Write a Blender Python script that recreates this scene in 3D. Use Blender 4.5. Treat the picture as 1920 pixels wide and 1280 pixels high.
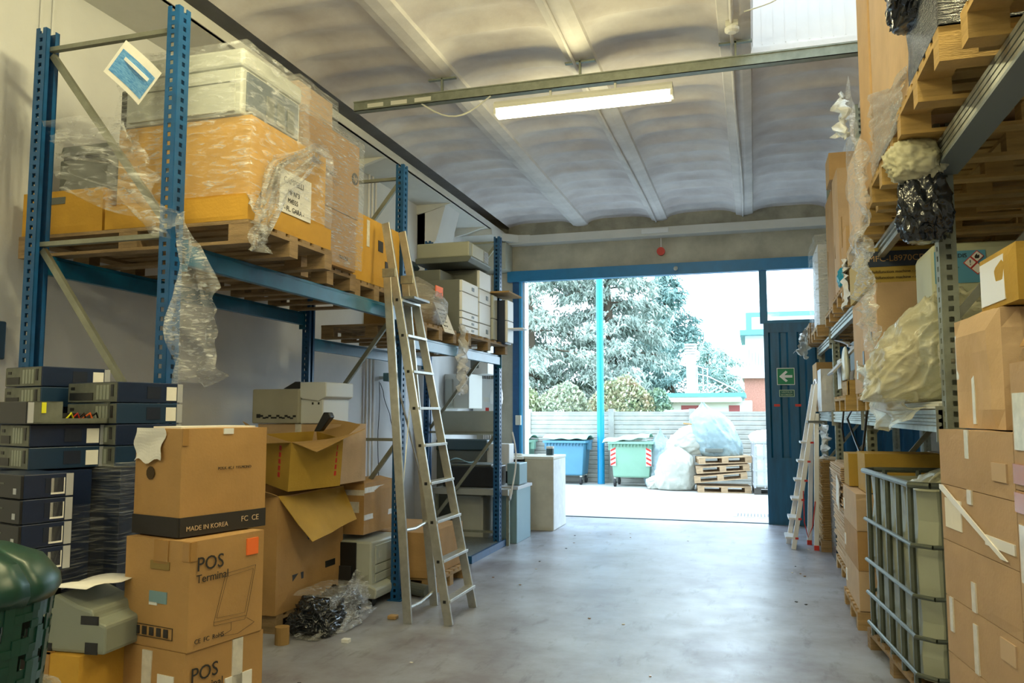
import bpy, bmesh, math, random
from mathutils import Vector, Matrix, noise, Euler
S = bpy.context.scene
for o in list(bpy.data.objects): bpy.data.objects.remove(o)
COL = S.collection
rnd = random.Random(7)
R = math.radians
# ---------------- camera ----------------
cam = bpy.data.cameras.new('camera'); camo = bpy.data.objects.new('camera', cam); COL.objects.link(camo)
cam.sensor_width = 36; cam.lens = 1521/1920*36; cam.clip_end = 300
camo.location = (0, 0, 1.75)
camo.rotation_euler = (R(90)+math.atan(135/1521), 0, math.atan(455/math.hypot(1521, 135)))
S.camera = camo
# ---------------- world / exposure ----------------
W = bpy.data.worlds.new('sky'); S.world = W; W.use_nodes = True
bg = W.node_tree.nodes['Background']; bg.inputs[0].default_value = (0.66, 0.85, 1.0, 1); bg.inputs[1].default_value = 4.2
S.view_settings.view_transform = 'Standard'; S.view_settings.look = 'None'
S.view_settings.exposure = 0.75; S.view_settings.gamma = 1; S.view_settings.use_curve_mapping = False
# ---------------- helpers ----------------
class G:
    def __init__(s): s.v = []; s.f = []
    def add(s, vs, fs):
        b = len(s.v); s.v += [tuple(v) for v in vs]; s.f += [tuple(i+b for i in f) for f in fs]; return s
    def box(s, x0, y0, z0, x1, y1, z1, M=None):
        if x0 > x1: x0, x1 = x1, x0
        if y0 > y1: y0, y1 = y1, y0
        if z0 > z1: z0, z1 = z1, z0
        vs = [Vector(p) for p in ((x0,y0,z0),(x1,y0,z0),(x1,y1,z0),(x0,y1,z0),(x0,y0,z1),(x1,y0,z1),(x1,y1,z1),(x0,y1,z1))]
        if M is not None: vs = [M @ v for v in vs]
        return s.add(vs, [(0,3,2,1),(4,5,6,7),(0,1,5,4),(1,2,6,5),(2,3,7,6),(3,0,4,7)])
    def bar(s, a, b, w, h, up=(0,0,1)):
        a = Vector(a); b = Vector(b); d = (b-a); L = d.length; d.normalize()
        u = Vector(up)
        if abs(d.dot(u)) > .98: u = Vector((0,1,0))
        x = d.cross(u).normalized(); z = x.cross(d).normalized()
        M = Matrix((x, d, z)).transposed().to_4x4(); M.translation = a
        return s.box(-w/2, 0, -h/2, w/2, L, h/2, M)
    def tube(s, pts, r, n=8, cap=True):
        pts = [Vector(p) for p in pts]; rings = []; px = None
        rr = r if isinstance(r, (list, tuple)) else [r]*len(pts)
        for i, p in enumerate(pts):
            d = (pts[min(i+1, len(pts)-1)]-pts[max(i-1, 0)]).normalized()
            if px is None:
                u = Vector((0,0,1)) if abs(d.z) < .9 else Vector((1,0,0))
                px = d.cross(u).normalized()
            else: px = (px - d*px.dot(d)).normalized()
            py = d.cross(px)
            rings.append([p+(px*math.cos(2*math.pi*k/n)+py*math.sin(2*math.pi*k/n))*rr[i] for k in range(n)])
        vs = [v for q in rings for v in q]; fs = []
        for i in range(len(pts)-1):
            for k in range(n):
                a = i*n+k; b = i*n+(k+1) % n; fs.append((a, b, b+n, a+n))
        if cap: fs.append(tuple(range(n))[::-1]); fs.append(tuple((len(pts)-1)*n+k for k in range(n)))
        return s.add(vs, fs)
    def prism(s, poly, axis, a, b):
        def P(u, v, t): return {'x': (t,u,v), 'y': (u,t,v), 'z': (u,v,t)}[axis]
        n = len(poly)
        vs = [P(u, v, a) for u, v in poly]+[P(u, v, b) for u, v in poly]
        fs = [tuple(range(n))[::-1], tuple(range(n, 2*n))]+[(i, (i+1) % n, (i+1) % n+n, i+n) for i in range(n)]
        return s.add(vs, fs)
    def grid(s, fn, n, m):
        vs = [fn(i/n, j/m) for i in range(n+1) for j in range(m+1)]
        return s.add(vs, [(i*(m+1)+j, (i+1)*(m+1)+j, (i+1)*(m+1)+j+1, i*(m+1)+j+1) for i in range(n) for j in range(m)])
    def build(s, name, mat, parent=None, bevel=0, smooth=False, loc=None, rotz=0, thick=0):
        me = bpy.data.meshes.new(name); me.from_pydata(s.v, [], s.f); me.validate()
        bm = bmesh.new(); bm.from_mesh(me); bmesh.ops.recalc_face_normals(bm, faces=bm.faces); bm.to_mesh(me); bm.free()
        if mat: me.materials.append(mat)
        if smooth:
            for p in me.polygons: p.use_smooth = True
        o = bpy.data.objects.new(name, me); COL.objects.link(o)
        if parent: o.parent = parent
        if loc: o.location = loc
        if rotz: o.rotation_euler.z = R(rotz)
        if thick:
            m = o.modifiers.new('t', 'SOLIDIFY'); m.thickness = thick
        if bevel:
            m = o.modifiers.new('b', 'BEVEL'); m.width = bevel; m.segments = 2; m.limit_method = 'ANGLE'
        return o
def thing(name, label, cat, loc=(0,0,0), rotz=0, group=None):
    o = bpy.data.objects.new(name, None); COL.objects.link(o); o.empty_display_size = .1
    o.location = loc; o.rotation_euler.z = R(rotz); o['label'] = label; o['category'] = cat
    if group: o['group'] = group
    return o
def tag(o, label, cat, group=None):
    o['label'] = label; o['category'] = cat
    if group: o['group'] = group
    return o
def st(o): o['kind'] = 'structure'; return o
TX = []
def text(s, size, parent, loc, rot, mat, name='lettering', align='LEFT', font=None):
    c = bpy.data.curves.new(name, 'FONT'); c.body = s; c.size = size; c.align_x = align; c.extrude = .0008; c.resolution_u = 3
    o = bpy.data.objects.new(name, c); COL.objects.link(o); o.parent = parent; o.location = loc
    o.rotation_euler = rot; c.materials.append(mat); TX.append(o); return o
RF = (R(90), 0, 0); RR = (R(90), 0, R(90)); RL = (R(90), 0, R(-90))
# ---------------- materials ----------------
MC = {}
def mat(name, col, rough=.6, metal=0, noise_amt=0, scale=6, bump=0, bscale=40, col2=None, stretch=None, spec=.5, sub=0, trans=0, coat=0):
    if name in MC: return MC[name]
    m = bpy.data.materials.new(name); m.use_nodes = True; nt = m.node_tree; b = nt.nodes['Principled BSDF']
    b.inputs['Base Color'].default_value = (*col, 1); b.inputs['Roughness'].default_value = rough; b.inputs['Metallic'].default_value = metal
    b.inputs['Specular IOR Level'].default_value = spec
    if trans: b.inputs['Transmission Weight'].default_value = trans
    if coat: b.inputs['Coat Weight'].default_value = coat
    tc = nt.nodes.new('ShaderNodeTexCoord'); mp = nt.nodes.new('ShaderNodeMapping')
    nt.links.new(tc.outputs['Object'], mp.inputs[0])
    if stretch: mp.inputs['Scale'].default_value = stretch
    if noise_amt or col2:
        n = nt.nodes.new('ShaderNodeTexNoise'); n.inputs['Scale'].default_value = scale; n.inputs['Detail'].default_value = 6; n.inputs['Roughness'].default_value = .6
        nt.links.new(mp.outputs[0], n.inputs['Vector'])
        r = nt.nodes.new('ShaderNodeValToRGB'); r.color_ramp.elements[0].position = .35; r.color_ramp.elements[1].position = .65
        c2 = col2 or tuple(c*(1-noise_amt) for c in col)
        r.color_ramp.elements[0].color = (*c2, 1); r.color_ramp.elements[1].color = (*col, 1)
        nt.links.new(n.outputs[0], r.inputs[0]); nt.links.new(r.outputs[0], b.inputs['Base Color'])
    if bump:
        n = nt.nodes.new('ShaderNodeTexNoise'); n.inputs['Scale'].default_value = bscale; n.inputs['Detail'].default_value = 4
        nt.links.new(mp.outputs[0], n.inputs['Vector'])
        bp = nt.nodes.new('ShaderNodeBump'); bp.inputs['Strength'].default_value = bump; bp.inputs['Distance'].default_value = .01
        nt.links.new(n.outputs[0], bp.inputs['Height']); nt.links.new(bp.outputs[0], b.inputs['Normal'])
    MC[name] = m; return m
def film(name, col=(.9,.92,.92), base=.1, amp=.5, scale=8, stretch=(1,1,4), rough=.18, bump=.8):
    if name in MC: return MC[name]
    m = bpy.data.materials.new(name); m.use_nodes = True; nt = m.node_tree
    b = nt.nodes['Principled BSDF']; out = nt.nodes['Material Output']
    b.inputs['Base Color'].default_value = (*col, 1); b.inputs['Roughness'].default_value = rough; b.inputs['Specular IOR Level'].default_value = 1; b.inputs['Metallic'].default_value = .0 if base >= .4 else .2
    tr = nt.nodes.new('ShaderNodeBsdfTransparent'); mx = nt.nodes.new('ShaderNodeMixShader')
    tc = nt.nodes.new('ShaderNodeTexCoord'); mp = nt.nodes.new('ShaderNodeMapping'); mp.inputs['Scale'].default_value = stretch
    nt.links.new(tc.outputs['Object'], mp.inputs[0])
    n = nt.nodes.new('ShaderNodeTexNoise'); n.inputs['Scale'].default_value = scale; n.inputs['Detail'].default_value = 6; n.inputs['Roughness'].default_value = .65; n.inputs['Distortion'].default_value = .6
    nt.links.new(mp.outputs[0], n.inputs['Vector'])
    r = nt.nodes.new('ShaderNodeMapRange'); r.inputs['From Min'].default_value = .5; r.inputs['From Max'].default_value = .72
    r.inputs['To Min'].default_value = base; r.inputs['To Max'].default_value = base+amp
    nt.links.new(n.outputs[0], r.inputs[0]); nt.links.new(r.outputs[0], mx.inputs[0])
    bp = nt.nodes.new('ShaderNodeBump'); bp.inputs['Strength'].default_value = bump; bp.inputs['Distance'].default_value = .03
    nt.links.new(n.outputs[0], bp.inputs['Height']); nt.links.new(bp.outputs[0], b.inputs['Normal'])
    nt.links.new(tr.outputs[0], mx.inputs[1]); nt.links.new(b.outputs[0], mx.inputs[2]); nt.links.new(mx.outputs[0], out.inputs[0])
    MC[name] = m; return m
def card(i=0):
    cs = [(.47,.275,.105),(.56,.36,.17),(.38,.235,.09),(.58,.32,.045),(.60,.42,.25),(.48,.30,.05)]
    return mat('cardboard%d' % i, cs[i], .75, 0, .12, 5, .15, 60, spec=.25)
WOOD = mat('pallet_wood', (.52,.33,.14), .8, 0, .35, 5, .4, 40, stretch=(1,1,6))
WOODD = mat('pallet_wood_aged', (.36,.24,.12), .85, 0, .4, 5, .4, 40, stretch=(1,1,6))
BLUE = mat('rack_blue', (.006,.085,.24), .4, 0, .25, 9)
BEAMB = mat('beam_blue', (.004,.13,.25), .32, 0, .25, 7)
GALV = mat('galvanised', (.42,.44,.40), .42, .75, .25, 12)
GALVG = mat('galvanised_upright', (.30,.33,.27), .5, .5, .25, 12)
BRACE = mat('brace_zinc', (.30,.31,.25), .45, .6, .2, 10)
BLACK = mat('black_plastic', (.012,.013,.015), .35)
INK = mat('ink', (.025,.022,.02), .7)
WHITE = mat('white_paint', (.78,.79,.78), .5)
PAPER = mat('paper', (.82,.80,.74), .8, 0, .06, 20)
GREYP = mat('grey_plastic', (.50,.52,.47), .5, 0, .1, 3)
GREYD = mat('grey_plastic_dark', (.13,.145,.13), .5, 0, .15, 4)
CREAM = mat('cream_plastic', (.70,.70,.62), .45, 0, .06, 3)
NAVY = mat('navy_case', (.010,.022,.06), .3, 0, .2, 3)
SILV = mat('silver', (.5,.52,.55), .4, .3)
ALU = mat('aluminium', (.60,.60,.55), .38, .8, .2, 14)
TAPE = mat('brown_tape', (.40,.22,.07), .22, 0, .1, 8)
CTAPE = mat('clear_tape', (.72,.68,.58), .2, 0, .2, 20)
DBLUE = mat('door_blue', (.008,.12,.24), .42, 0, .3, 4, stretch=(3,3,.5))
RED = mat('red', (.55,.03,.02), .45)
ORANGE = mat('orange_sticker', (.9,.17,.03), .6)
YEL = mat('yellow_sticker', (.75,.72,.02), .6)
RUB = mat('rubber', (.02,.02,.022), .7)
DRKBLUE = mat('blue_tarp', (.01,.25,.42), .4)
FILM = film('stretch_film', base=.13, amp=.6)
FILMW = film('stretch_film_thick', base=.24, amp=.65, scale=11, stretch=(1.5,1.5,6), rough=.14)  # white opacity streaks stand in for glints on the folds
FILMD = film('stretch_film_thin', base=.03, amp=.35, scale=6, stretch=(.8,.8,16), rough=.2)
BAGF = film('bag_film', (.80,.76,.60), base=.45, amp=.45, scale=5, stretch=(1,1,1.5), rough=.25, bump=.5)
BAGW = film('bag_film_white', (.86,.88,.84), base=.6, amp=.35, scale=5, stretch=(1,1,1.5), rough=.3, bump=.4)
BAGB = mat('black_film', (.01,.013,.018), .16, 0, 0, bump=.6, bscale=9, spec=.8)
# ---------------- room shell ----------------
XL, YF, ZC = -4.75, 13.75, 5.0
WALL = mat('wall_plaster', (.74,.745,.75), .85, 0, .10, 1.3, .1, 60)
CONC = mat('ceiling_concrete', (.76,.74,.74), .85, 0, 0, col2=(.56,.52,.52), scale=1.4, bump=.15, bscale=50)
RIBM = mat('rib_concrete', (.78,.76,.75), .8, 0, .2, 2.5, .1, 40)
BEAMC = mat('beam_concrete', (.45,.43,.34), .85, 0, .35, 3, .3, 30)
def floor_mat():
    m = bpy.data.materials.new('floor_paint'); m.use_nodes = True; nt = m.node_tree; b = nt.nodes['Principled BSDF']
    tc = nt.nodes.new('ShaderNodeTexCoord')
    def nz(sc, det, st=None):
        mp = nt.nodes.new('ShaderNodeMapping'); nt.links.new(tc.outputs['Object'], mp.inputs[0])
        if st: mp.inputs['Scale'].default_value = st
        n = nt.nodes.new('ShaderNodeTexNoise'); n.inputs['Scale'].default_value = sc; n.inputs['Detail'].default_value = det; n.inputs['Roughness'].default_value = .65
        nt.links.new(mp.outputs[0], n.inputs['Vector']); return n
    a = nz(.9, 14); r = nt.nodes.new('ShaderNodeValToRGB')
    r.color_ramp.elements[0].position = .38; r.color_ramp.elements[0].color = (.21,.195,.215,1)
    r.color_ramp.elements[1].position = .62; r.color_ramp.elements[1].color = (.37,.405,.475,1)
    nt.links.new(a.outputs[0], r.inputs[0])
    s = nz(7, 12, (1, .3, 1)); r2 = nt.nodes.new('ShaderNodeValToRGB')
    r2.color_ramp.elements[0].position = .56; r2.color_ramp.elements[0].color = (0,0,0,1); r2.color_ramp.elements[1].position = .70; r2.color_ramp.elements[1].color = (.6,.6,.6,1)
    nt.links.new(s.outputs[0], r2.inputs[0])
    mx = nt.nodes.new('ShaderNodeMixRGB'); nt.links.new(r2.outputs[0], mx.inputs[0]); nt.links.new(r.outputs[0], mx.inputs[1]); mx.inputs[2].default_value = (.10,.085,.08,1)
    nt.links.new(mx.outputs[0], b.inputs['Base Color'])
    q = nz(3, 8); mr = nt.nodes.new('ShaderNodeMapRange'); mr.inputs['From Min'].default_value = .3; mr.inputs['From Max'].default_value = .7
    mr.inputs['To Min'].default_value = .32; mr.inputs['To Max'].default_value = .42
    nt.links.new(q.outputs[0], mr.inputs[0]); nt.links.new(mr.outputs[0], b.inputs['Roughness'])
    return m
fo = G().box(XL, -9, -.2, 6.8, YF-.02, 0).build('floor', floor_mat()); st(fo)
st(G().box(XL-.25, -9, 0, XL, YF+.25, 6.4).build('wall_left', WALL))
st(G().box(6.8, -9, 0, 7.05, YF+.25, 6.4).build('wall_right', WALL))
st(G().box(XL, -9.25, 0, 6.8, -9, 6.4).build('wall_back', WALL))
wf = G(); wf.box(XL, YF, 0, -4.02, YF+.25, 6.4).box(2.4, YF, 0, 6.8, YF+.25, 6.4).box(-4.02, YF, 4.28, 2.4, YF+.25, 6.4)
st(wf.build('wall_front', mat('front_concrete', (.55,.53,.44), .85, 0, .3, 2.2, .2, 40)))
RX = [-4.17,-2.80,-1.45,-.08,1.28,2.64,4.0,5.4,6.8]
SHAFT = [(3, 5.0, 7.4), (1, -5.5, -1.5), (3, -6.5, -2.5), (5, -5, 4), (6, 6, 11)]  # first opening is in view; the others are added unseen to let daylight in
def ceil_bay(i):
    x0, x1 = RX[i]+.13, RX[i+1]-.13
    if i == 0: x0 = -4.08
    g = G(); n = 12; ys = []
    y = -9.0
    while y < YF-.001: ys.append(y); y += .05
    ys.append(YF)
    def z(u, y):
        w = max(0, 1-(2*u-1)**4)
        ph = ((y*1.0/.43) % 1.0)
        rip = abs(math.sin(math.pi*ph))**.7
        e = min(1, (YF-y)/.3)
        nn = noise.noise(Vector((u*2+i*7, y*1.3, 3)))
        return ZC+.02+w*(.045+.055*rip*(1+.5*nn))*e
    vs = [(x0+(x1-x0)*a/n, yy, z(a/n, yy)) for yy in ys for a in range(n+1)]; fs = []
    for k in range(len(ys)-1):
        ym = (ys[k]+ys[k+1])/2
        if any(i == b and a0 < ym < a1 for b, a0, a1 in SHAFT): continue
        for a in range(n):
            p = k*(n+1)+a; fs.append((p, p+1, p+n+2, p+n+1))
    g.add(vs, fs); return g
cg = G()
for i in range(8):
    q = ceil_bay(i); cg.add(q.v, q.f)
co = cg.build('ceiling', CONC, smooth=True); st(co)
# roof slab above the vaults (with the same openings)
rg = G()
for i in range(8):
    a, b = RX[i], RX[i+1]
    hs = sorted([(y0, y1) for k, y0, y1 in SHAFT if k == i]); y = -9.2
    for y0, y1 in hs: rg.box(a, y, 5.25, b, y0-.04, 5.45); y = y1+.04
    rg.box(a, y, 5.25, b, YF+.3, 5.45)
rg.box(XL-.25, -9.2, 5.25, RX[0], YF+.3, 5.45)
st(rg.build('ceiling', RIBM))
for i, x in enumerate(RX):
    if i == 0: continue
    g = G(); g.prism([(x-.15, ZC+.06), (x-.13, ZC-.01), (x-.05, ZC-.03), (x+.05, ZC-.03), (x+.13, ZC-.01), (x+.15, ZC+.06)], 'y', -9, YF-.2)
    g.box(x-.05, -9, ZC, x+.05, YF-.2, 5.25)
    st(g.build('trim_%d' % i, RIBM))
PANEL = mat('sandwich_panel', (.76,.72,.68), .5, 0, .03, 3)
for n_, (i, y0, y1) in enumerate(SHAFT):
    x0, x1 = RX[i]+.13, RX[i+1]-.13
    g = G(); zt = 6.7  # shaft top is out of view, raised to dim the panel
    g.box(x0-.03, y1, ZC+.02, x1+.03, y1+.04, zt); g.box(x0-.03, y0-.04, ZC+.02, x1+.03, y0, zt)
    g.box(x0-.03, y0, ZC+.02, x0, y1, zt); g.box(x1, y0, ZC+.02, x1+.03, y1, zt)
    k = x0+.1
    while k < x1: g.box(k-.004, y1-.004, ZC+.06, k+.004, y1, zt); k += .1
    g.box(x0, y1-.03, ZC-.02, x1, y1+.05, ZC+.03)
    st(g.build('trim_%d' % (20+n_), PANEL))
# trough along left wall, front ledge
g = G(); g.box(XL, -9, 4.84, -4.16, YF-.2, 4.87); g.box(-4.19, -9, 4.84, -4.15, YF-.25, 4.93)
st(g.build('trim_10', mat('trough_white', (.72,.72,.67), .6, 0, .08, 3)))
g = G(); g.box(-4.3, YF-.24, 4.72, 2.4, YF, 4.86); g.prism([(-4.75,YF-1.0),(-4.15,YF-1.0),(-4.12,YF-.5),(-3.9,YF-.28),(-3.7,YF-.24),(-3.7,YF),(-4.75,YF)], 'z', 4.74, 4.87)
st(g.build('trim_11', MC['trough_white']))
st(G().box(-4.1, YF-.2, 4.86, 6.8, YF, 5.25).build('trim_12', BEAMC))
for y in (4.2, 6.5, 8.75, 11.0, 12.6):
    g = G(); P = [(-4.75,4.70),(-4.75,4.84),(-4.2,4.84),(-4.35,4.80),(-4.55,4.74)]
    g.prism(P, 'y', y-.03, y+.03); tag(g.build('gutter_bracket', MC['trough_white']), 'pale bracket under the left wall gutter', 'bracket', 'brackets under the gutter')
# pilaster & corbel on left wall
g = G(); g.box(XL, 11.0, 0, XL+.12, 11.6, 4.84); g.prism([(-4.75,4.0),(-4.45,4.3),(-4.3,4.84),(-4.75,4.84)], 'y', 11.0, 11.6)
st(g.build('trim_13', WALL))
for y in (9.35, 9.45, 9.55): tag(G().tube([(XL+.03, y, 0.5), (XL+.03, y, 4.84)], .018, 6).build('conduit_pipe', RIBM), 'thin grey conduit running up the left wall', 'pipe', 'conduits on the left wall')
for y in (3.6, 3.7): tag(G().tube([(XL+.02, y+.7, 2.2), (XL+.02, y+.7, 4.84)], .009, 6).build('conduit_pipe', WALL), 'pale thin conduit on the wall behind the nearest rack end', 'pipe', 'pale conduits on the near wall')
g = G()
for k in range(4): g.box(-4.62+.04*k, YF-.032, 0, -4.60+.04*k, YF-.002, 4.24)
tag(g.build('cable_duct', RIBM), 'grey bundle of vertical conduits left of the gateway', 'pipe')
tag(G().box(-4.75, YF-.45, 4.25, -4.08, YF-.02, 4.72).build('junction_cabinet', mat('box_grey', (.42,.43,.36), .6), bevel=.01), 'grey square box at the left end above the gateway', 'cabinet')
# ---------------- gateway ----------------
st(G().box(-4.15, YF-.12, 4.07, 2.4, YF+.02, 4.26).build('trim_14', mat('lintel_blue', (.008,.19,.42), .4, 0, .15, 6)))
st(G().box(-4.06, YF-.08, 0, -3.95, YF+.05, 4.07).build('trim_15', BLUE))
st(G().box(-3.95, YF+.0, 0, -3.86, YF+.25, 4.07).build('trim_16', mat('jamb_white', (.75,.78,.80), .5)))
st(G().box(-3.97, YF-.06, 0, -3.90, YF-.0, 4.07).build('trim_17', mat('jamb_blue', (.05,.35,.65), .4)))
dr = st(G().box(.18, YF-.05, .02, 2.4, YF-.03, 3.2).build('door_1', DBLUE))
g = G(); x = .24
for k in range(8):
    g.prism([(x, YF-.05), (x+.03, YF-.085), (x+.16, YF-.085), (x+.19, YF-.05)], 'z', 1.05, 3.05); x += .272
g.build('ribbed_panel', DBLUE, dr)
g = G(); g.box(.17, YF-.09, 0, .24, YF-.02, 3.2).box(.24, YF-.09, 3.05, 2.4, YF-.02, 3.2).box(.24, YF-.08, 0, 2.4, YF-.04, 1.05)
g.build('door_frame', DBLUE, dr)
g = G(); g.box(.12, YF-.07, 3.2, .24, YF-.01, 4.07).box(.24, YF-.07, 3.2, 2.4, YF-.01, 3.25)
wn = st(g.build('window_1', mat('frame_blue', (.03,.18,.33), .5)))
gl = film('window_glass', (.9,.95,.97), base=.05, amp=.05, rough=.05, bump=0)
G().box(.24, YF-.045, 3.25, 2.4, YF-.04, 4.07).build('pane', gl, wn)
s_ = thing('exit_sign', 'green safety sign with white left arrow on the blue gate', 'sign', (.49, YF-.092, 2.34))
G().box(-.135, -.004, -.135, .135, 0, .135).build('border', WHITE, s_)
G().box(-.125, -.006, -.125, .125, -.003, .125).build('green_plate', mat('sign_green', (.005,.22,.09), .5), s_)
G().prism([(-.1,0),(0,.09),(.03,.07),(-.02,.02),(.1,.02),(.1,-.02),(-.02,-.02),(.03,-.07),(0,-.09)], 'y', -.009, -.005).build('arrow', WHITE, s_)
s_ = thing('exit_sign', 'small green text sign USCITA DI SICUREZZA under the arrow sign', 'sign', (.5, YF-.092, 2.07))
G().box(-.115, -.004, -.055, .115, 0, .055).build('border', mat('pale_green', (.55,.7,.5), .5), s_)
G().box(-.107, -.006, -.047, .107, -.003, .047).build('green_plate', mat('sign_dkgreen', (.01,.1,.08), .5), s_)
text('USCITA DI', .034, s_, (0,-.008,.008), RF, MC['pale_green'], align='CENTER'); text('SICUREZZA', .034, s_, (0,-.008,-.034), RF, MC['pale_green'], align='CENTER')
for x in (.3, .62, .92): tag(G().box(x, YF-.09, 1.86, x+.09, YF-.086, 1.9).build('red_reflector', RED), 'small red mark across the ribs of the blue gate', 'reflector', 'red marks on the gate')
tag(G().tube([(-1.45, YF-.03, 4.48), (-1.45, YF-.09, 4.48)], .07, 14).build('alarm_button', RED), 'round red alarm on the wall above the gateway', 'alarm')
tag(G().tube([(-1.45, YF-.03, 4.55), (-1.45, YF-.03, 4.72)], .012, 6).build('conduit_pipe', RIBM), 'short conduit above the round red alarm', 'pipe')
tag(G().tube([(-1.2, YF-.14, 4.17), (-1.2, YF-.2, 4.15)], .035, 10).build('sensor', GREYP, smooth=True), 'small grey sensor on the blue lintel', 'sensor')
tag(G().box(-1.75, YF-.27, 4.76, -1.3, YF-.24, 4.84).build('emergency_lamp', WHITE, bevel=.01), 'flat white emergency lamp on the ledge above the gateway', 'lamp')
tag(G().box(-4.0, YF-.13, 1.55, -3.9, YF-.08, 1.72).build('switch_box', CREAM, bevel=.008), 'cream switch box on the pillar left of the gateway', 'switch')
g = G(); g.box(-3.9, YF-.01, .0, 2.4, YF+.05, .012); st(g.build('trim_18', mat('track', (.05,.08,.1), .4, .5)))
# ---------------- lamps ----------------
LAMPM = bpy.data.materials.new('tube_light'); LAMPM.use_nodes = True; b_ = LAMPM.node_tree.nodes['Principled BSDF']
b_.inputs['Base Color'].default_value = (1,.95,.8,1); b_.inputs['Emission Color'].default_value = (1,.92,.70,1); b_.inputs['Emission Strength'].default_value = 5
def tray_and_lamp(y, x0, x1, lamps, lab, z=4.72):
    t = thing('cable_tray', lab, 'tray', (0, y, z))
    g = G(); g.box(x0, -.04, 0, x1, -.035, .09).box(x0, .035, 0, x1, .04, .09).box(x0, -.04, 0, x1, .04, .006).box(x0, -.05, .085, x1, .05, .095)
    g.build('channel', GALVG, t)
    g = G(); 
    for k in range(3): g.box(x0+.15+k*.25, -.045, .02, x0+.32+k*.25, -.04, .06)
    g.build('strip', CREAM, t)
    g = G()
    for x in RX[1:5]:
        if x0 < x < x1: g.box(x-.008, -.02, .09, x+.008, .02, ZC-.03-z); g.box(x-.14, -.02, ZC-.055-z, x+.14, .02, ZC-.04-z)
    g.build('hanger', GALVG, t)
    for lx in lamps:
        l = thing('strip_light', 'lit fluorescent batten hanging under the cable tray' if y > 6 else 'unseen fluorescent batten added for the warm light near the camera', 'lamp', (lx, y, z-.16), group=None if y > 6 else 'added unseen battens')
        G().prism([(-.07,.06),(-.07,.02),(.07,.02),(.07,.06),(.05,.09),(-.05,.09)], 'x', -.82, .82).build('housing', CREAM, l)
        G().prism([(-.065,.02),(-.055,-.03),(-.03,-.055),(.03,-.055),(.055,-.03),(.065,.02)], 'x', -.8, .8).build('diffuser', LAMPM, l)
        g = G(); g.box(-.825, -.06, -.03, -.8, .06, .03).box(.8, -.06, -.03, .825, .06, .03).box(-.3,-.01,.08,-.28,.01,.155).box(.3,-.01,.08,.32,.01,.155); g.build('end_cap', CREAM, l)
        for q in (-.55, 0, .55):
            a = bpy.data.lights.new('lamp_light', 'POINT'); a.energy = 11 if y > 6 else 27; a.color = (1,.89,.47); a.shadow_soft_size = .05
            ao = bpy.data.objects.new('lamp_light', a); COL.objects.link(ao); ao.parent = l; ao.location = (q,0,-.12)
    return t
t = tray_and_lamp(7.05, -3.72, 1.3, [-1.44], 'grey cable tray hanging across the ceiling above the aisle')
tag(G().tube([(-3.0+.7*k/10, 7.02, 4.72-.16*math.sin(math.pi*k/10)) for k in range(11)], .008, 6).build('power_cable', CREAM), 'slack cable looping from the tray to the strip light', 'cable')
tray_and_lamp(3.2, -3.9, 3.3, [-1.9, 1.0], 'unseen cable tray near the camera added to carry the extra battens')  # out-of-view row added to brighten and warm the near ceiling
tray_and_lamp(-1.5, -3.9, 3.3, [-2.2, .6], 'unseen cable tray at the rear ceiling added to carry the fill battens')  # out-of-view row behind the camera, added as fill light
def pipe_run(x, off, y0, y1, lab): 
    pts = [(x+off*math.sin(k*.8), y0+(y1-y0)*k/12, ZC-.05) for k in range(13)]
    tag(G().tube(pts, .016, 6).build('conduit_pipe', RIBM, smooth=True), lab, 'pipe')
pipe_run(-1.5, .01, 3, 13.5, 'grey conduit along the ceiling beam left of the strip light end')
pipe_run(-.1, .015, 3, 13.5, 'grey conduit along the ceiling beam beside the skylight')
for x, y, lab in ((-1.5, 7.9, 'round white smoke detector on the beam beyond the strip light'), (-.1, 6.7, 'round white smoke detector beside the skylight')):
    t = thing('smoke_detector', lab, 'detector', (x, y, ZC-.03))
    G().box(-.05,-.05,-.05,.05,.05,0).build('base', CREAM, t); G().tube([(0,0,-.05),(0,0,-.075),(0,0,-.09)], [.06,.06,.035], 14).build('head', WHITE, t)
tag(G().tube([(.0+.25*math.sin(k/10*3.1), 6.5-.3*k/10, ZC-.05-.0*k) for k in range(11)], .006, 5).build('power_cable', CREAM), 'thin loose cable under the skylight edge', 'cable')
# ---------------- pallets ----------------
def pallet(lab, x, y, z, L=1.2, Wd=.8, rot=0, m=None, group=None, tilt=None):
    """L along local x, Wd along local y, origin at centre of the base"""
    m = m or WOOD; t = thing('pallet', lab, 'pallet', (x, y, z), rot, group)
    if tilt: t.rotation_euler = (R(tilt[0]), R(tilt[1]), R(rot))
    g = G(); n = 7; bw = .1
    for k in range(n):
        yy = -Wd/2+bw/2+(Wd-bw)*k/(n-1); j = rnd.uniform(-.004,.004)
        g.box(-L/2, yy-bw/2+j, .122, L/2, yy+bw/2+j, .144)
    g.build('top_deck', m, t)
    g = G()
    for xx in (-L/2+.07, 0, L/2-.07): g.box(xx-.07, -Wd/2, .1, xx+.07, Wd/2, .122)
    g.build('stringer_board', m, t)
    g = G()
    for yy in (-Wd/2+.05, 0, Wd/2-.05): g.box(-L/2, yy-.05, 0, L/2, yy+.05, .02)
    g.build('bottom_board', m, t)
    me = None
    for xx in (-L/2+.07, 0, L/2-.07):
        for yy in (-Wd/2+.05, 0, Wd/2-.05):
            if me is None: o = G().box(-.07,-.05,.02,.07,.05,.1).build('block', m, t); me = o.data
            else: o = bpy.data.objects.new('block', me); COL.objects.link(o); o.parent = t
            o.location = (xx, yy, 0)
    return t
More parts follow.
